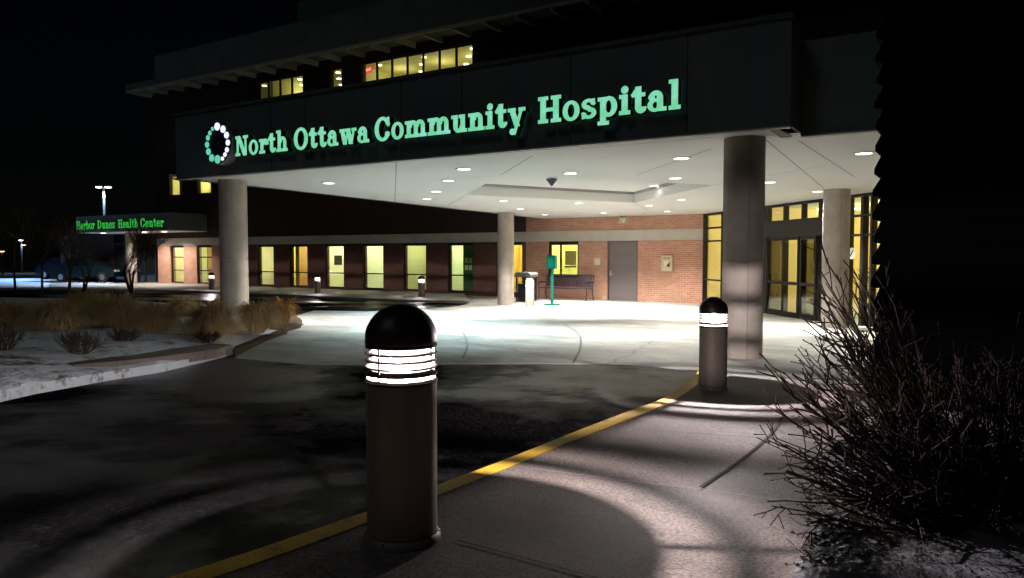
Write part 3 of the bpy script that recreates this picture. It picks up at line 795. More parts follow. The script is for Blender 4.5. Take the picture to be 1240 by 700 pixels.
# ------------------------------------------------------------------ serif lettering
res = 44
def grid():
    xs = np.arange(-.06, 1.42, 1 / res); ys = np.arange(-.42, 1.12, 1 / res)
    return np.meshgrid(xs, ys), xs, ys
(GX, GY), gxs, gys = grid()
def bx(x0, y0, x1, y1): return np.maximum(np.maximum(x0 - GX, GX - x1), np.maximum(y0 - GY, GY - y1))
def el(cx, cy, rx, ry): return (np.sqrt(((GX - cx) / rx) ** 2 + ((GY - cy) / ry) ** 2) - 1) * min(rx, ry)
def ring(cx, cy, rx, ry, tx, ty): return np.maximum(el(cx, cy, rx, ry), -el(cx, cy, rx - tx, ry - ty))
def U(*a):
    r = a[0]
    for b in a[1:]: r = np.minimum(r, b)
    return r
def I(a, b): return np.maximum(a, b)
def sub(a, b): return np.maximum(a, -b)
def diag(x0, y0, x1, y1, w):                   # slanted stroke with level ends
    t = (GY - y0) / (y1 - y0); xc = x0 + (x1 - x0) * t; c = abs(y1 - y0) / math.hypot(x1 - x0, y1 - y0)
    return np.maximum((np.abs(GX - xc) - w / 2) * c, np.maximum(min(y0, y1) - GY, GY - max(y0, y1)))
arch = lambda cx, cy=.44: I(ring(cx, cy, .26, .27, .19, .11), cy - GY)
foot = lambda a, b, y=0: bx(a, y, b, y + .11)
GL = {
 'N': (.98, U(bx(.1, 0, .23, 1), bx(.72, 0, .85, 1), diag(.24, 1, .72, 0, .25), foot(0, .35), foot(0, .3, .89), foot(.6, .97, .89))),
 'H': (1.0, U(bx(.1, 0, .31, 1), bx(.66, 0, .87, 1), bx(.2, .44, .8, .55), foot(0, .41), foot(.56, .97), foot(0, .41, .89), foot(.56, .97, .89))),
 'O': (.96, ring(.46, .5, .46, .53, .21, .10)),
 'C': (.92, U(sub(ring(.46, .5, .46, .53, .21, .10), bx(.52, .27, 1.1, .70)), bx(.74, .62, .85, 1.0), I(el(.74, .26, .12, .12), GY - .36))),
 'D': (.98, U(bx(.1, 0, .31, 1), foot(0, .45), foot(0, .45, .89), I(ring(.38, .5, .52, .5, .21, .11), .3 - GX))),
 'o': (.72, ring(.34, .35, .34, .37, .18, .08)),
 'e': (.70, U(sub(ring(.34, .35, .34, .37, .18, .08), bx(.4, .19, .8, .31)), bx(.1, .31, .66, .40))),
 'r': (.62, U(bx(.1, 0, .3, .7), foot(0, .42), foot(0, .3, .59), I(ring(.45, .42, .24, .28, .16, .12), .42 - GY), el(.52, .52, .11, .11))),
 't': (.52, U(bx(.13, .15, .33, .93), foot(0, .48, .59), I(ring(.33, .19, .20, .20, .19, .10), GY - .19), diag(.05, .66, .25, .93, .16))),
 'h': (.80, U(bx(.1, 0, .3, 1.03), foot(0, .38), foot(0, .3, .92), I(arch(.43), .2 - GX), bx(.5, 0, .69, .44), foot(.42, .79))),
 'n': (.80, U(bx(.1, 0, .3, .7), foot(0, .38), foot(0, .3, .59), I(arch(.43), .2 - GX), bx(.5, 0, .69, .44), foot(.42, .79))),
 'm': (1.2, U(bx(.1, 0, .3, .7), foot(0, .38), foot(0, .3, .59), I(arch(.43), .2 - GX), bx(.5, 0, .69, .44), foot(.43, .77), I(arch(.82), .6 - GX), bx(.89, 0, 1.08, .44), foot(.81, 1.18))),
 'a': (.72, U(ring(.28, .21, .27, .22, .16, .08), bx(.36, .08, .55, .46), I(ring(.3, .46, .25, .25, .19, .10), .46 - GY), el(.14, .5, .10, .10), foot(.42, .68))),
 'w': (1.02, U(diag(.14, .7, .32, 0, .21), diag(.52, .7, .34, 0, .10), diag(.52, .7, .68, 0, .21), diag(.88, .7, .70, 0, .10), foot(0, .30, .59), foot(.36, .64, .59), foot(.74, 1.01, .59))),
 'u': (.80, U(bx(.1, .26, .3, .7), foot(0, .3, .59), I(ring(.36, .26, .26, .27, .19, .11), GY - .26), bx(.47, 0, .67, .7), foot(.38, .67, .59), foot(.5, .78))),
 'i': (.42, U(bx(.1, 0, .3, .7), foot(0, .4), foot(0, .3, .59), el(.2, .89, .125, .125))),
 'l': (.42, U(bx(.1, 0, .3, 1.03), foot(0, .4), foot(0, .3, .92))),
 'y': (.80, U(diag(.16, .7, .42, .0, .22), diag(.64, .7, .30, -.28, .11), el(.19, -.22, .11, .11), foot(0, .34, .59), foot(.5, .79, .59), bx(.2, -.33, .34, -.25))),
 's': (.60, U(sub(ring(.28, .52, .26, .19, .15, .09), bx(.27, .3, .7, .52)), sub(ring(.29, .19, .28, .20, .15, .09), bx(-.1, .19, .28, .42)), diag(.16, .47, .42, .25, .22), bx(.44, .49, .52, .7), bx(.02, 0, .1, .22))),
 'p': (.78, U(bx(.1, -.3, .3, .7), foot(0, .42, -.3), foot(0, .3, .59), I(ring(.42, .35, .32, .36, .19, .09), .25 - GX))),
 'b': (.78, U(bx(.1, 0, .3, 1.03), foot(0, .3, .92), I(ring(.42, .35, .32, .36, .19, .09), .25 - GX))),
}
cacheg = {}
def glyph_mesh(ch, sx, sz, depth, mats, key):
    if (ch, key) in cacheg: return cacheg[(ch, key)]
    w, sd = GL[ch]; ny, nxx = sd.shape
    verts = []; idx = {}
    def vid(x, y):
        k = (round(x, 4), round(y, 4))
        if k not in idx: idx[k] = len(verts); verts.append(k)
        return idx[k]
    faces = []
    sd = sd - .02; ins = sd < 0
    for j in range(ny - 1):
        for i in range(nxx - 1):
            c = [(i, j), (i + 1, j), (i + 1, j + 1), (i, j + 1)]
            s_ = [ins[b, a] for a, b in c]
            if not any(s_): continue
            poly = []
            for k in range(4):
                a, b = c[k], c[(k + 1) % 4]
                va, vb = sd[a[1], a[0]], sd[b[1], b[0]]
                if s_[k]: poly.append(vid(gxs[a[0]], gys[a[1]]))
                if s_[k] != s_[(k + 1) % 4]:
                    t = min(max(va / (va - vb), .02), .98)
                    poly.append(vid(gxs[a[0]] + (gxs[b[0]] - gxs[a[0]]) * t, gys[a[1]] + (gys[b[1]] - gys[a[1]]) * t))
            if len(poly) > 2: faces.append(poly)
    cnt = {}
    for f in faces:
        for a, b in zip(f, f[1:] + f[:1]): cnt[(a, b)] = cnt.get((a, b), 0) + 1
    n = len(verts)
    V = [(x * sx, 0, y * sz) for x, y in verts] + [(x * sx, depth, y * sz) for x, y in verts]
    Fs = [list(f) for f in faces]; mi = [0] * len(Fs)
    Fs += [[n + q for q in reversed(f)] for f in faces]; mi += [2 if len(mats) > 2 else 1] * len(faces)
    for (a, b) in cnt:
        if (b, a) not in cnt: Fs.append([b, a, n + a, n + b]); mi.append(1)
    me = bpy.data.meshes.new('letter'); me.from_pydata(V, [], Fs)
    for x in mats: me.materials.append(x)
    me.polygons.foreach_set('material_index', mi); me.update()
    bm = bmesh.new(); bm.from_mesh(me)
    bmesh.ops.dissolve_limit(bm, angle_limit=R(1), verts=bm.verts, edges=bm.edges, delimit={'MATERIAL'})
    bm.to_mesh(me); bm.free()
    cacheg[(ch, key)] = me; return me
def lettering(word, x0, x1, zb, cap, y, depth, mats, parent, key):
    tot = sum(GL[c][0] for c in word) + .07 * (len(word) - 1)
    s_ = (x1 - x0) / tot; x = x0
    for c in word:
        me = glyph_mesh(c, s_, cap, depth, mats, key + word)
        o = bpy.data.objects.new('letter', me); C.objects.link(o); o.parent = parent; o.location = (x, y, zb)
        x += (GL[c][0] + .07) * s_
sign = empty('hospital_sign', label='glowing green letters North Ottawa Community Hospital along the canopy front', cat='sign')
LY = FY - .13
zb = (on_y(300, 188, LY)[1] + on_y(812, 131.5, LY)[1]) / 2
cap = (on_y(812, 97, LY)[1] - zb) / 1.03
for wd, a, b in (('North', 285, 348), ('Ottawa', 356, 447.5), ('Community', 454, 636), ('Hospital', 652, 824)):
    lettering(wd, on_y(a, 160, LY)[0], on_y(b, 160, LY)[0], zb, cap, LY, .10, [M['letter'], M['letter_side'], M['letter_back']], sign, 'big')
st = MB()
for a in (300, 365, 470, 560, 665, 760): 
    x = xw(a, LY); st.box(x, x + .03, LY + .10, FY, zb + .1, zb + .13)
st.build('mounting_stud', M['letter_side'], sign)
# round emblem: drum with a ring of dots
DY = FY - .17
lx, lz = on_y(263.5, 172.5, DY)
lg = empty('round_emblem', (lx, FY, lz), label='round drum emblem with ring of white and green glowing dots', cat='sign')
dr_ = .365
pr = [(dr_ * math.cos(t * PI / 24), dr_ * math.sin(t * PI / 24)) for t in range(48)]
q = MB(); q.prism(pr, 'y', -.165, -.002); q.build('drum', M['drum_side'], lg, smooth=40)
q = MB(); q.prism([(a * .97, b * .97) for a, b in pr], 'y', -.172, -.166); q.build('drum_face', M['drum_face'], lg)
dots = [(258, 181, 23, 'w'), (313, 206, 21, 'w'), (346, 262, 19, 'w'), (359, 332, 17, 'w'), (350, 400, 15, 'w'), (332, 445, 13, 'w'), (308, 483, 12, 'w'),
        (262, 490, 25, 'g'), (207, 477, 22, 'g'), (176, 418, 20, 'g'), (163, 352, 18, 'g'), (171, 288, 16, 'g'), (189, 243, 14, 'g'), (214, 203, 12, 'g')]
for a, b, r_, k in dots:
    X_, Z_ = on_y(230 + a / 7.78, 130 + b / 7.78, DY - .005)
    rad = r_ / 7.78 * 1.5 * 13 / 900
    q = MB(); q.prism([(X_ - lx + rad * math.cos(t * PI / 10), Z_ - lz + rad * math.sin(t * PI / 10)) for t in range(20)], 'y', -.185, -.174)
    q.build('emblem_dot', M['dot_white' if k == 'w' else 'dot_green'], lg)

# ------------------------------------------------------------------ second canopy, far left
HZ = on_y(205, 278.5, 22.3)[1]; HY = 22.3
hx1 = on_y(205.5, 270, HY)[0]; hx0 = on_y(92, 270, HY)[0]; HT = on_y(205.5, 257, HY)[1]
hc = empty('side_canopy', label='small flat canopy at the far left end of the hospital wing', cat='canopy')
q = MB(); q.box(hx0, hx1, HY, HY + .2, HZ, HT); q.box(hx1 - .2, hx1, HY + .2, WALL - .01, HZ, HT); q.box(hx0, hx0 + .2, HY + .2, WALL + 4, HZ, HT)
q.build('fascia', M['fascia'], hc)
MB().box(hx0 + .02, hx1 - .02, HY + .02, WALL + 4, HZ - .03, HZ - .003).build('soffit', M['soffit'], hc)
cxx = on_y(158.5, 300, HY + .9)[0]
MB().lathe([(.27, -.2), (.27, HZ - .035)], 32, (cxx, HY + .9, 0)).build('column', M['concrete_col'], hc, smooth=40)
for px in (125, 175, 199):
    x, y = on_y(px, 284, HY + .8)[0], HY + .8
    d = empty('downlight', (x, y, HZ - .03), label='flush round downlight under the small far left canopy', cat='downlight', group='downlights of the small far canopy')
    MB().lathe([(.12, -.012), (.12, -.001)], 20).build('lens', M['lamp_white'], d)
    light('downlight_lamp', 'SPOT', (0, 0, -.05), 480, (1, .9, .8), d, .08, spot_size=R(140), spot_blend=.5)
hs = empty('small_sign', label='small glowing green letters Harbor Dunes Health Center on the far left canopy', cat='sign')
zb2 = on_y(190, 274.5, HY - .1)[1]; cap2 = on_y(190, 264, HY - .1)[1] - zb2
for wd, a, b in (('Harbor', 92.5, 114.5), ('Dunes', 118, 139), ('Health', 143, 167), ('Center', 170, 198)):
    lettering(wd, on_y(a, 268, HY - .1)[0], on_y(b, 268, HY - .1)[0], zb2, cap2, HY - .1, .08, [M['letter_small'], M['letter_side']], hs, 'sm')
# dark glazed doors under it
q = MB(); xa, xb = XL - 5.2, XL - .05
for k in range(6): xk = xa + (xb - xa) * k / 5; q.box(xk, xk + .08, WALL + .5, WALL + .6, -.1, 3)
q.box(xa, xb, WALL + .5, WALL + .6, 2.2, 2.3); q.box(xa, xb, WALL + .5, WALL + .6, 0, .1)
g_ = empty('side_entrance', label='dark glazed doors beneath the small far left canopy', cat='entrance')
q.build('frame', M['bronze'], g_); MB().box(xa, xb, WALL + .54, WALL + .55, 0, 3).build('pane', M['autoglass'], g_)
MB().box(xa - 6, xa, WALL + .5, WALL + .8, -.2, HZ).build('brick_wall', M['shaded_brick'], g_)

# ------------------------------------------------------------------ black ribbed pier at the right
px_, py_ = depth_pos(1063, 5.5)
pier = MB(); z = .1; hgt = .165; prr = random.Random(4)
while z < 6.3:
    vs_ = []
    jt = prr.uniform(-.012, .014); hgt = .155 + prr.uniform(0, .02)
    for zz, e in ((z, 0.0), (z + .012, 0.032 + jt), (z + .05, .032 + jt), (z + hgt, -.012)):
        vs_ += [(px_ - e, py_ - e, zz), (px_ + 5, py_ - e, zz), (px_ + 5, py_ + 1.2, zz), (px_ - e, py_ + 1.2, zz)]
    fs_ = []
    for j in range(3):
        for k in range(4): fs_.append((j * 4 + k, j * 4 + (k + 1) % 4, j * 4 + 4 + (k + 1) % 4, j * 4 + 4 + k))
    pier.add(vs_, fs_); z += hgt
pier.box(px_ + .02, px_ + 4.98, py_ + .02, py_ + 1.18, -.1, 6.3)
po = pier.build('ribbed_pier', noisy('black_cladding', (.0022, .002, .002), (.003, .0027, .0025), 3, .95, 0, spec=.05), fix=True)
tag(po, 'tall black pier with ribbed horizontal courses at the right of the canopy', 'pier')

# ------------------------------------------------------------------ bollards
def make_bollard(pale=False):
    body = M['bollard_pale'] if pale else M['bollard']; dome = M['bollard_pale'] if pale else M['bollard_dome']
    r = .120; root = empty('light_bollard')
    MB().lathe([(.128, .002), (.132, .004), (.132, .018), (.124, .028), (.122, .03)], 48).build('base_flange', body, root, smooth=40)
    MB().lathe([(r - .004, .03), (r, .034), (r, .556), (r - .003, .562), (r - .02, .564), (.035, .564), (.035, .556)], 64).build('post', body, root, smooth=35)
    MB().lathe([(r + .0005, .545), (r + .003, .546), (r + .003, .554), (r + .0005, .555)], 64, closed=True).build('trim_ring', M['bollard_dome'], root, smooth=30)
    for k in range(3):
        a = R(280) + k * 2 * PI / 3
        MB().lathe([(.007, .018), (.007, .024), (.004, .026)], 6, (.127 * math.cos(a), .127 * math.sin(a), 0)).build('bolt', M['steel'], root)
    # opal reflector disc on the post top and lamp above
    MB().lathe([(.03, .565), (.045, .578), (.045, .582)], 24).build('lamp_socket', M['bollard_pale'], root, smooth=30)
    MB().lathe([(.097, .566), (.097, .668)], 48).build('diffuser', M['diffuser'], root, smooth=60)
    MB().lathe([(.001, .658), (.016, .660), (.018, .666), (.016, .671), (.001, .6715)], 16).build('bulb', M['bulb'], root, smooth=60)
    for k in range(5):
        z = .577 + k * .0235
        sl = max(.10, (.648 - z) / .1225 * 1.15 + .08) * .0165; ri = .106
        if k in (1, 2): sl = .0015; ri = .0995
        MB().lathe([(ri, z + sl - .001), (.121, z - .003), (.1225, z - .002), (.1225, z + .002), (.121, z + .003), (ri, z + sl + .002)], 64, closed=True).build('louver', M['louver'] if not pale else M['bollard_pale'], root, smooth=40)
    for k in range(3):
        a = R(30) + k * 2 * PI / 3
        MB().tube([(.113 * math.cos(a), .113 * math.sin(a), .560), (.113 * math.cos(a), .113 * math.sin(a), .70)], .0035, 8).build('support_rod', M['bollard'], root)
    prof = [(.06, .672), (r + .0, .676), (r + .003, .680), (r + .003, .690)]
    for t in range(1, 15):
        a = t / 14 * PI / 2; prof.append((max((r + .003) * math.cos(a), .001), .695 + .118 * math.sin(a)))
    MB().lathe(prof, 64).build('dome_cap', dome, root, smooth=50)
    return root
proto = make_bollard()
def place(root, px, py, label, H=None, lamp=60, tint=(1, .90, .90)):
    x, y = gp(px, py); root.location = (x, y, G(y)); tag(root, label, 'bollard', 'louvred light bollards around the drive')
    s = 1.0 if H is None else H / .813
    root.scale = (s, s, s)
    a = light('bollard_lamp', 'POINT', (x, y, G(y) + .645 * s), lamp, tint, None, .004)
    mw = Matrix.Translation((x, y, G(y))) @ Matrix.Diagonal((s, s, s, 1)); a.parent = root; a.location = (0, 0, .648)
    return root
clones = [copy_tree(proto) for _ in range(4)]
nb_ = place(proto, 487.5, 652, 'large bronze light bollard nearest the camera beside the yellow kerb', .824, 260)
x, y = depth_pos(487.5, 2.585); 
place(clones[0], 863, 471, 'bronze light bollard in front of the big round column', .80, 260)
place(clones[1], 510.5, 361.5, 'brown light bollard outside the wing windows nearest the back column', .86, 130)
place(clones[2], 384.5, 357.0, 'middle brown light bollard of the three along the wing', .84, 130)
place(clones[3], 256.5, 352.5, 'farthest brown light bollard beside the left front column', .84, 130)
pb = make_bollard(True)
place(pb, 641.5, 372.0, 'pale painted light bollard right of the slim back column', .90, 60)

# ------------------------------------------------------------------ bench
bxx0, _ = on_y(655, 350, WALL - .75); bxx1, _ = on_y(716, 350, WALL - .5)
bw = bxx1 - bxx0; bc = (bxx0 + bxx1) / 2
bn = empty('park_bench', (bc, WALL - .62, G(WALL - .6)), label='black metal slatted bench against the brick wall', cat='bench')
hw = bw / 2
q = MB(); q.tube([(-hw + .03, -.26, .44), (hw - .03, -.26, .44)], .018, 8); q.tube([(-hw + .03, .2, .43), (hw - .03, .2, .43)], .018, 8)
n_ = 34
for k in range(n_):
    x = -hw + .07 + (bw - .14) * k / (n_ - 1); q.box(x - .018, x + .018, -.26, .2, .435, .447)
q.build('seat', M['black_metal'], bn)
q = MB(); q.tube([(-hw + .03, .34, .90), (hw - .03, .34, .90)], .02, 8); q.tube([(-hw + .03, .22, .50), (hw - .03, .22, .50)], .015, 8)
for k in range(n_):
    x = -hw + .07 + (bw - .14) * k / (n_ - 1)
    q.add([(x - .017, .22, .5), (x + .017, .22, .5), (x + .017, .34, .9), (x - .017, .34, .9), (x - .017, .232, .5), (x + .017, .232, .5), (x + .017, .352, .9), (x - .017, .352, .9)], [(0, 1, 2, 3), (7, 6, 5, 4), (0, 4, 5, 1), (1, 5, 6, 2), (2, 6, 7, 3), (3, 7, 4, 0)])
q.build('backrest', M['black_metal'], bn)
for s in (-1, 1):
    MB().tube([(s * hw, -.30, 0), (s * hw, -.27, .2), (s * hw, -.27, .44), (s * hw, -.29, .62)], [.02, .018, .018, .018], 8).build('leg', M['black_metal'], bn)
    MB().tube([(s * hw, .30, 0), (s * hw, .22, .22), (s * hw, .21, .45), (s * hw, .34, .90)], .019, 8).build('leg', M['black_metal'], bn)
    MB().tube([(s * hw, -.29, .62), (s * hw, -.24, .655), (s * hw, 0, .645), (s * hw, .26, .64)], .02, 8).build('armrest', M['black_metal'], bn)

# green post with box
x, y = gp(668.5, 369.5); g = G(y)
gn = empty('sanitizer_stand', (x, y, g), label='green pole stand with box head and square foot before the bench', cat='stand')
MB().box(-.20, .20, -.16, .16, .004, .045).build('base_plate', M['green_paint'], gn)
MB().box(-.035, .035, -.035, .035, .045, 1.45).build('pole', M['green_paint'], gn)
q = MB(); q.box(-.15, .15, -.09, .05, 1.17, 1.60); gb = q.build('box_head', M['green_paint'], gn)
MB().box(-.10, .10, -.096, -.091, 1.25, 1.50).build('notice', noisy('green_notice', (0, .22, .15), (0, .26, .2), 20, .4, 0), gb)

# litter bin behind the back column
x, y = gp(632, 366); g = G(y)
bnn = empty('litter_bin', (x, y + .3, g), label='dark litter bin with pale domed hood beside back column', cat='bin')
MB().box(-.27, .27, -.25, .25, .03, .06).build('base', M['bronze'], bnn)
[MB().box(sx * .25 - .02, sx * .25 + .02, sy * .23 - .02, sy * .23 + .02, .06, .86).build('corner_post', M['bronze'], bnn) for sx in (-1, 1) for sy in (-1, 1)]
MB().box(-.22, .22, -.20, .20, .065, .62).build('bin_liner', M['black_metal'], bnn)
pf = [(-.30, .86), (.30, .86), (.31, .95), (.24, 1.02), (-.24, 1.02), (-.31, .95)]
q = MB(); q.prism(pf, 'y', -.28, .28); q.build('hood', M['cladding'], bnn)

# wall phone box, plaque, emergency lamp, security speaker
px0, pz0 = on_y(802.5, 328, WALL); px1, pz1 = on_y(815.5, 309.5, WALL)
ph = empty('phone_box', ((px0 + px1) / 2, WALL, pz0), label='tan wall mounted phone box on the brick right of the steel door', cat='phone box')
hw = (px1 - px0) / 2; hh = pz1 - pz0
tan = noisy('tan_plastic', (.50, .42, .28), (.55, .46, .32), 3, .5, 0)
MB().box(-hw, hw, -.14, -.002, 0, hh).build('case', tan, ph)
MB().box(-hw * .5, hw * .45, -.146, -.141, hh * .28, hh * .66).build('door_plate', M['white_plastic'], ph)
q = MB(); q.prism([(-hw * .1, hh * .3), (hw * .6, hh * .26), (hw * .6, hh * .6)], 'y', -.152, -.147); q.build('arrow_mark', M['bronze'], ph)
text_mesh('PHONE', .075, 'lettering', M['letter_side'], ph, (0, -.142, hh * .84))
a, b = on_y(720, 321, WALL); c, d = on_y(727, 313, WALL)
MB().box(a, c, WALL - .02, WALL - .002, b, d).build('wall_plaque', M['white_plastic']); tag(bpy.data.objects['wall_plaque'], 'small white square plaque on the brick left of the steel door', 'plaque')
a, b = on_y(751, 270, WALL); c, d = on_y(759.5, 263.5, WALL)
el_ = empty('wall_light', ((a + c) / 2, WALL, b), label='small white twin head emergency light high on the wall above steel door', cat='light')
MB().box(-.12, .12, -.10, -.002, 0, d - b).build('case', M['white_plastic'], el_)
for s in (-1, 1): MB().lathe([(.03, 0), (.055, .03), (.055, .08)], 16, (s * .08, -.13, -.02)).build('lamp_head', M['white_plastic'], el_)
MB().box(-.1, .1, -.09, -.004, d - b + .002, d - b + .05).build('bracket', M['bronze'], el_)

# ------------------------------------------------------------------ plants
def branchy(q, p, d, L, r, depth, rr, spread=.6, up=.15, n=(2, 4), sides=5, shrink=.72, wob=.15):
    segs = 3; pts = [p.copy()]; dd = d.copy()
    for k in range(segs):
        dd = (dd + Vector((rr.gauss(0, wob), rr.gauss(0, wob), rr.gauss(0, wob) + up * .3))).normalized()
        pts.append(pts[-1] + dd * L / segs)
    q.tube(pts, [r, r * .9, r * .8, r * .68], sides, cap=depth == 0)
    if depth == 0: return
    for k in range(rr.randint(*n)):
        t = rr.uniform(.35, 1); i = min(int(t * segs), segs - 1); base = pts[i].lerp(pts[i + 1], t * segs - i)
        a = Vector((rr.gauss(0, 1), rr.gauss(0, 1), rr.gauss(0, .7))).normalized()
        nd = (dd + a * spread + Vector((0, 0, up))).normalized()
        branchy(q, base, nd, L * shrink * rr.uniform(.7, 1.1), r * .6, depth - 1, rr, spread, up, n, sides, shrink, wob)
    branchy(q, pts[-1], dd, L * shrink, r * .66, depth - 1, rr, spread, up, n, sides, shrink, wob)
def bare_tree(px, depth, h, seed, label, lean=0, multi=1, dep=5, group=None, thick=1.0):
    rr = random.Random(seed); x, y = depth_pos(px, depth); g = G(y)
    t = empty('bare_tree', (x, y, g), label=label, cat='tree', group=group)
    q = MB(); tops = []
    for k in range(multi):
        a = rr.uniform(0, 2 * PI); le = .25 if multi > 1 else .04
        top = Vector((le * math.cos(a) + lean, le * math.sin(a), h * .34))
        q.tube([(0, 0, -.1), tuple(top * .5 + Vector((rr.gauss(0, .03), 0, 0))), tuple(top)], [.035 * h * .3 * thick, .028 * h * .3 * thick, .022 * h * .3 * thick], 8); tops.append(top)
    q.build('trunk', M['bark'], t, smooth=60)
    q = MB()
    for top in tops:
        for k in range(4 if multi == 1 else 2):
            d = Vector((rr.gauss(0, .5), rr.gauss(0, .5), 1)).normalized()
            branchy(q, top * rr.uniform(.75, 1), d, h * .24, .014 * h * .3 * thick, dep - 1, rr, .65, .12, (2, 3), 4, .74)
    q.build('crown', M['bark'], t, fix=False)
    return t
bare_tree(18, 27, 4.6, 11, 'tall bare tree at the far left with branches catching cold light')
bare_tree(-30, 24, 4.4, 12, 'bare tree cut by the left edge of the picture')
bare_tree(160, 22, 2.6, 5, 'small multi stemmed bare tree before the small canopy column', multi=4, dep=5, thick=1.5)
bare_tree(50, 21, 3.2, 21, 'slender bare tree with straight dark trunk on the snow island', dep=4, thick=1.2)
bare_tree(82, 19, 2.4, 22, 'thick dark leaning bare tree trunk on the snow island', lean=.1, dep=4, thick=1.9)
bare_tree(100, 23, 2.6, 23, 'short forked bare tree left of the small canopy', multi=2, dep=4, thick=1.4)

def grass_mesh(seed, n, rad, h, droop=.5, wid=.006, vertical=.5):
    rr = random.Random(seed); q = MB()
    for _ in range(n):
        a = rr.uniform(0, 2 * PI); r0 = rad * .28 * math.sqrt(rr.random())
        b = Vector((r0 * math.cos(a), r0 * math.sin(a), 0)); a2 = a + rr.gauss(0, .5)
        out = rad * rr.random() ** .7; hh = h * rr.uniform(.5, 1.15); dr = droop * rr.uniform(1.9, 3.3)
        o_ = Vector((math.cos(a2), math.sin(a2), 0)); w = o_.cross(Vector((0, 0, 1))) * wid * rr.uniform(.6, 1.3)
        pts = []
        for k in range(5):
            t = k / 4; pts.append(b + o_ * out * 1.15 * t ** 1.25 + Vector((0, 0, max(hh * (1.75 * t - dr * 1.1 * t ** 2.2), .0))))
        vs_ = []
        for k, p in enumerate(pts): ww = w * (1 - k / 4.3); vs_ += [p - ww, p + ww]
        q.add(vs_, [(2 * k, 2 * k + 1, 2 * k + 3, 2 * k + 2) for k in range(4)])
    return q
def grassm(name, c1, c2):
    m = noisy(name, c1, c2, 5, .85, 0, spec=.2); return m
M['grass'] = grassm('dry_grass', (.36, .245, .115), (.54, .40, .21)); M['grass_or'] = grassm('orange_grass', (.32, .16, .05), (.45, .25, .09))
protos = []
def clump(px, py, rad, h, seed, label, mm='grass', n=2400, wid=.0075):
    x, y = gp(px, py, .1)
    o = grass_mesh(seed, n, rad * .85, h * 1.08, wid=wid).build('ornamental_grass', M[mm], None, (x, y, G(y) + .08), fix=False)
    tag(o, label, 'grass clump', 'dry grass clumps on the snow island'); return o
clump(257, 409, .46, .56, 1, 'rounded tan grass clump just left of the left front column', n=2600)
clump(311, 401, .42, .52, 2, 'bright tan grass clump just right of the left front column', n=2600)
clump(190, 403, .46, .50, 3, 'drooping grass clump, second left of the front column')
clump(142, 397, .52, .60, 4, 'wide dry grass clump in the middle of the snow island')
clump(72, 400, .60, .52, 5, 'broad arching grass clump at left of the snow island')
clump(8, 396, .5, .46, 6, 'dim grass clump close to the left edge of the picture', n=1400)
clump(222, 384, .42, .42, 7, 'grass clump in the second row behind the drooping one', n=1400)
clump(104, 384, .55, .62, 8, 'dim grass clump at the back of the snow island', n=1400)
clump(344, 390, .30, .50, 9, 'small upright orange grass clump at the mulch tip', 'grass_or', 420, .010)
clump(272, 377, .36, .42, 10, 'dark grass clump behind the left front column', n=1200)
def twig_shrub(px, py, rad, h, seed, label, n=34):
    rr = random.Random(seed); x, y = gp(px, py, .1); q = MB()
    for _ in range(n):
        a = rr.uniform(0, 2 * PI); e = rr.uniform(.1, 1)
        d = Vector((math.cos(a) * e, math.sin(a) * e, .9)).normalized()
        branchy(q, Vector((.05 * math.cos(a), .05 * math.sin(a), 0)), d, h * .5, .006, 3, rr, .55, .12, (2, 3), 3, .62)
    o = q.build('twiggy_shrub', M['bark'], None, (x, y, G(y) + .08), fix=False)
    tag(o, label, 'shrub', 'low twiggy shrubs on the snow island'); return o
twig_shrub(97, 428, .4, .25, 1, 'dark twiggy shrub nearest the bare kerb strip')
twig_shrub(150, 415, .4, .20, 2, 'low twiggy shrub in the snow beneath the wide clump')
twig_shrub(2, 425, .4, .32, 3, 'dark twiggy shrub at the left picture edge')
twig_shrub(252, 413, .3, .14, 4, 'little twiggy shrub under the rounded clump')

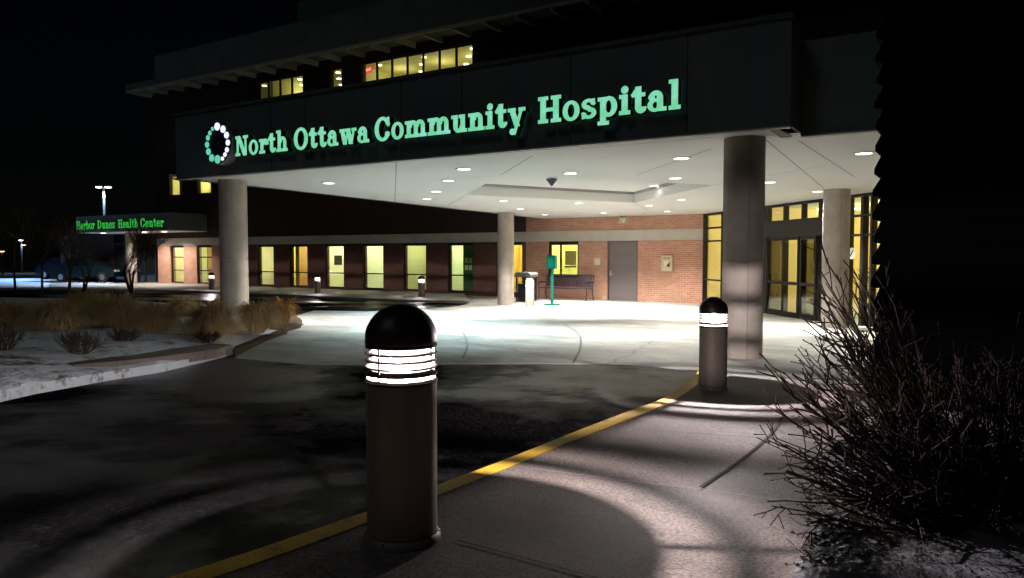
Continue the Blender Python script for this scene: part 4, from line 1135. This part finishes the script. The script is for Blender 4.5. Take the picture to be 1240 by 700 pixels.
# the big twiggy shrub on the right
def big_shrub(name, bpx, bpy, targets, seed, label, nst=60, sides=4):
    rr = random.Random(seed); x, y = gp(bpx, bpy); g = G(y); base = Vector((x, y, g))
    root = empty('bare_shrub', (x, y, g), label=label, cat='shrub')
    tq = MB(); cq = MB()
    for tx, ty, dd, n in targets:
        for _ in range(n):
            ppx = tx + rr.gauss(0, 30); ppy = ty + rr.gauss(0, 22); dep = dd + rr.gauss(0, .22)
            X_, Y_ = depth_pos(ppx, dep); d = ray(ppx, ppy); Z_ = EYE + d[2] * math.hypot(X_, Y_) / math.hypot(d[0], d[1])
            tgt = Vector((X_, Y_, Z_)) - base
            mid = tgt * .45 + Vector((rr.gauss(0, .05), rr.gauss(0, .05), .04 + rr.uniform(-.05, .02)))
            st_ = Vector((rr.gauss(0, .035), rr.gauss(0, .035), -.02))
            pts = []
            for k in range(6):
                t = k / 5; p = st_.lerp(mid, t).lerp(mid.lerp(tgt, t), t) + Vector((rr.gauss(0, .008), rr.gauss(0, .008), rr.gauss(0, .008))) * (k > 0)
                pts.append(p)
            r0 = rr.uniform(.005, .0095)
            cq.tube(pts, [r0, r0 * .8, r0 * .6, r0 * .45, r0 * .35, r0 * .26], sides)
            end = (pts[-1] - pts[-2]).normalized()
            for k in (2, 3, 4, 4, 5):
                for _2 in range(rr.randint(1, 2)):
                    b = pts[k - 1].lerp(pts[k], rr.random()); d2 = (end + Vector((rr.gauss(0, .45), rr.gauss(0, .45), rr.gauss(0, .4) + .1))).normalized()
                    L = rr.uniform(.05, .15); e1 = b + d2 * L * .5; e2 = e1 + (d2 + Vector((rr.gauss(0, .15), rr.gauss(0, .15), rr.gauss(0, .15)))).normalized() * L * .5
                    cq.tube([b, e1, e2, e2 + d2 * .006], [.0024, .002, .0019, .0030], 4)
                    if rr.random() < .6:
                        d3 = (d2 + Vector((rr.gauss(0, .6), rr.gauss(0, .6), rr.gauss(0, .5)))).normalized()
                        cq.tube([e1, e1 + d3 * .05, e1 + d3 * .056], [.0018, .0016, .0026], 4)
    for k in range(7):
        a = rr.uniform(0, 2 * PI)
        tq.tube([(.03 * math.cos(a), .03 * math.sin(a), -.05), (.05 * math.cos(a), .05 * math.sin(a), .08), (.13 * math.cos(a), .13 * math.sin(a), .25)], [.022, .018, .012], 8)
    tq.build('trunk', M['twig'], root, smooth=60); cq.build('crown', M['twig'], root, fix=False)
    return root
big_shrub('s', 1170, 655, [(1030, 345, 2.75, 14), (1032, 385, 2.7, 16), (1005, 425, 2.65, 16), (985, 480, 2.6, 20), (980, 550, 2.5, 20), (1005, 600, 2.45, 14), (1060, 430, 2.7, 22), (1060, 510, 2.6, 22), (1060, 580, 2.5, 18), (1120, 470, 2.8, 20), (1140, 540, 2.6, 18)], 31,
          'large bare twiggy shrub overhanging the sidewalk at right')
big_shrub('s', 1215, 640, [(1150, 470, 3.2, 20), (1200, 460, 3.1, 26), (1250, 450, 3.0, 26), (1230, 540, 2.8, 26), (1290, 520, 2.7, 20), (1200, 600, 2.6, 16)], 32,
          'second bare shrub behind the large one, cut by the right edge')
# twigs and leaves lying at the shrub's foot
rr = random.Random(5); q = MB()
for _ in range(900):
    px, py = rr.gauss(1040, 60), rr.uniform(600, 715)
    if px < 955 + (py - 600) * -.05 + rr.uniform(0, 30): continue
    x, y = gp(px, py); z = G(y) + .055 + rr.uniform(.0, .02); a = rr.uniform(0, PI); L = rr.uniform(.01, .05)
    q.tube([(x, y, z), (x + L * math.cos(a), y + L * math.sin(a), z + rr.uniform(0, .015))], rr.uniform(.0008, .002), 3)
    if rr.random() < .5:
        s_ = rr.uniform(.006, .014); q.add([(x - s_, y, z + .004), (x, y - s_, z + .008), (x + s_, y, z + .003), (x, y + s_, z + .009)], [(0, 1, 2, 3)])
o = q.build('leaf_litter', M['mulch'], fix=False); tag(o, 'scattered twigs and dead leaves on the snow under the shrub', 'litter', kind='stuff')

# ------------------------------------------------------------------ car park far left
def lot_lamp(px, depth, h, heads, label, m, power, color):
    x, y = depth_pos(px, depth); g = G(y); l = empty('lamp_post', (x, y, g), label=label, cat='lamp post')
    MB().tube([(0, 0, -.2), (0, 0, h)], [.09, .06], 10).build('pole', M['cladding'], l)
    for s in heads:
        ar = Vector((rt[0], rt[1], 0)) * s * .30
        if s: MB().tube([(0, 0, h - .05), tuple(ar * .6 + Vector((0, 0, h)))], .03, 6).build('arm', M['cladding'], l)
        hd_ = MB().box(-.17, .17, -.14, .14, .02, .12).build('lamp_head', M['cladding'], l, (ar.x, ar.y, h), YAW)
        MB().box(-.15, .15, -.15, .12, -.04, .018).build('lens', m, hd_)
    if power: light('lot_light', 'SPOT', (0, 0, h - .3), power, color, l, .3, spot_size=R(165), spot_blend=.4)
    return l
lot_lamp(128, 50, 4.4 + 1.75, (-1, 1), 'tall twin headed lamp post with cold white lamps behind the small canopy', M['star_lamp'], 9000, (.35, .6, 1))
lot_lamp(27, 75, 3.1, (0,), 'distant single headed lamp post with cold light at far left', M['star_lamp'], 700, (.45, .7, 1))
lot_lamp(3, 70, 1.95, (0,), 'tiny distant warm street lamp at the left picture edge', M['warm_lamp'], 0, (1, .6, .3))
lot_lamp(30, 95, 2.9, (0,), 'tiny distant warm street lamp right of the far left tree', M['warm_lamp'], 0, (1, .6, .3))

def car(px, depth, rz, paint, label):
    x, y = depth_pos(px, depth); c = empty('parked_car', (x, y, G(y) + .02), rz, label=label, cat='car', group='cars in the far left car park')
    prof = [(-2.2, .35), (-2.25, .6), (-2.1, .85), (-1.5, .95), (-.95, 1.38), (.35, 1.42), (1.1, .98), (2.0, .82), (2.2, .6), (2.2, .35), (1.75, .33), (1.7, .52), (1.4, .64), (1.1, .52), (1.05, .3), (-1.05, .3), (-1.1, .52), (-1.4, .64), (-1.7, .52), (-1.75, .33)]
    MB().prism(prof, 'y', -.85, .85).build('body', paint, c)
    MB().prism([(-.9, .98), (-.75, 1.33), (-.1, 1.36), (-.1, .98)], 'y', -.86, .86).build('side_window', M['autoglass'], c)
    MB().prism([(0, .98), (0, 1.36), (.35, 1.35), (.9, .98)], 'y', -.862, .862).build('side_window', M['autoglass'], c)
    q = MB(); q.add([(.42, -.72, 1.40), (1.08, -.78, 1.01), (1.08, .78, 1.01), (.42, .72, 1.40)], [(0, 1, 2, 3)]); q.build('windscreen', M['autoglass'], c, fix=False)
    for sx in (-1.4, 1.4):
        for sy in (-.78, .78):
            pr = [(sx + .31 * math.cos(t * PI / 9), .31 + .31 * math.sin(t * PI / 9)) for t in range(18)]
            w_ = MB().prism(pr, 'y', sy - .1, sy + .1).build('wheel', M['tyre'], c)
            pr = [(sx + .17 * math.cos(t * PI / 9), .31 + .17 * math.sin(t * PI / 9)) for t in range(18)]
            MB().prism(pr, 'y', sy - .11, sy + .11).build('rim', M['steel'], w_)
    for sy in (-.6, .6):
        MB().box(2.13, 2.22, sy - .16, sy + .16, .62, .74).build('headlight', M['white_plastic'], c)
        MB().box(-2.24, -2.15, sy - .16, sy + .16, .66, .78).build('tail_light', mat('tail_red', (.3, .01, .01), .3), c)
car(112, 44, R(20), M['car_blue'], 'teal car parked beyond the snow at the left of the small canopy')
car(88, 49, R(15), M['car_dark'], 'dark blue car parked left of the teal one')
car(133, 52, R(10), M['car_silver'], 'silver car parked behind the twin headed lamp post')

# ------------------------------------------------------------------ camera, sky, light
cam = bpy.data.cameras.new('camera'); co = bpy.data.objects.new('camera', cam); C.objects.link(co)
cam.sensor_width = 36; cam.lens = 36 * F / 1240; cam.clip_end = 2000; cam.clip_start = .05
co.location = (0, 0, EYE); co.rotation_euler = (R(90) - PITCH, 0, YAW); S.camera = co
W = bpy.data.worlds.new('World'); S.world = W; W.use_nodes = True; nt = W.node_tree
bg = nt.nodes['Background']; sk = nt.nodes.new('ShaderNodeTexSky'); sk.sky_type = 'NISHITA'; sk.sun_disc = False
sk.sun_elevation = R(30); sk.sun_rotation = R(160); nt.links.new(sk.outputs[0], bg.inputs[0]); bg.inputs[1].default_value = .00022
sun = light('ambient_fill', 'SUN', (0, 0, 20), .085, (.85, .92, 1)); sun.data.angle = R(12); sun.rotation_euler = (R(42), 0, R(-20))  # added soft fill for snow and fascia, no visible source behind it
S.view_settings.view_transform = 'Standard'; S.view_settings.look = 'None'; S.view_settings.exposure = 0; S.view_settings.gamma = 1
S.render.engine = 'CYCLES'
cy = S.cycles; cy.use_denoising = True; cy.max_bounces = 6; cy.diffuse_bounces = 4; cy.glossy_bounces = 3; cy.transparent_max_bounces = 12; cy.transmission_bounces = 4
cy.caustics_reflective = False; cy.caustics_refractive = False; cy.sample_clamp_indirect = 6
try: cy.denoiser = 'OPENIMAGEDENOISE'
except Exception: pass
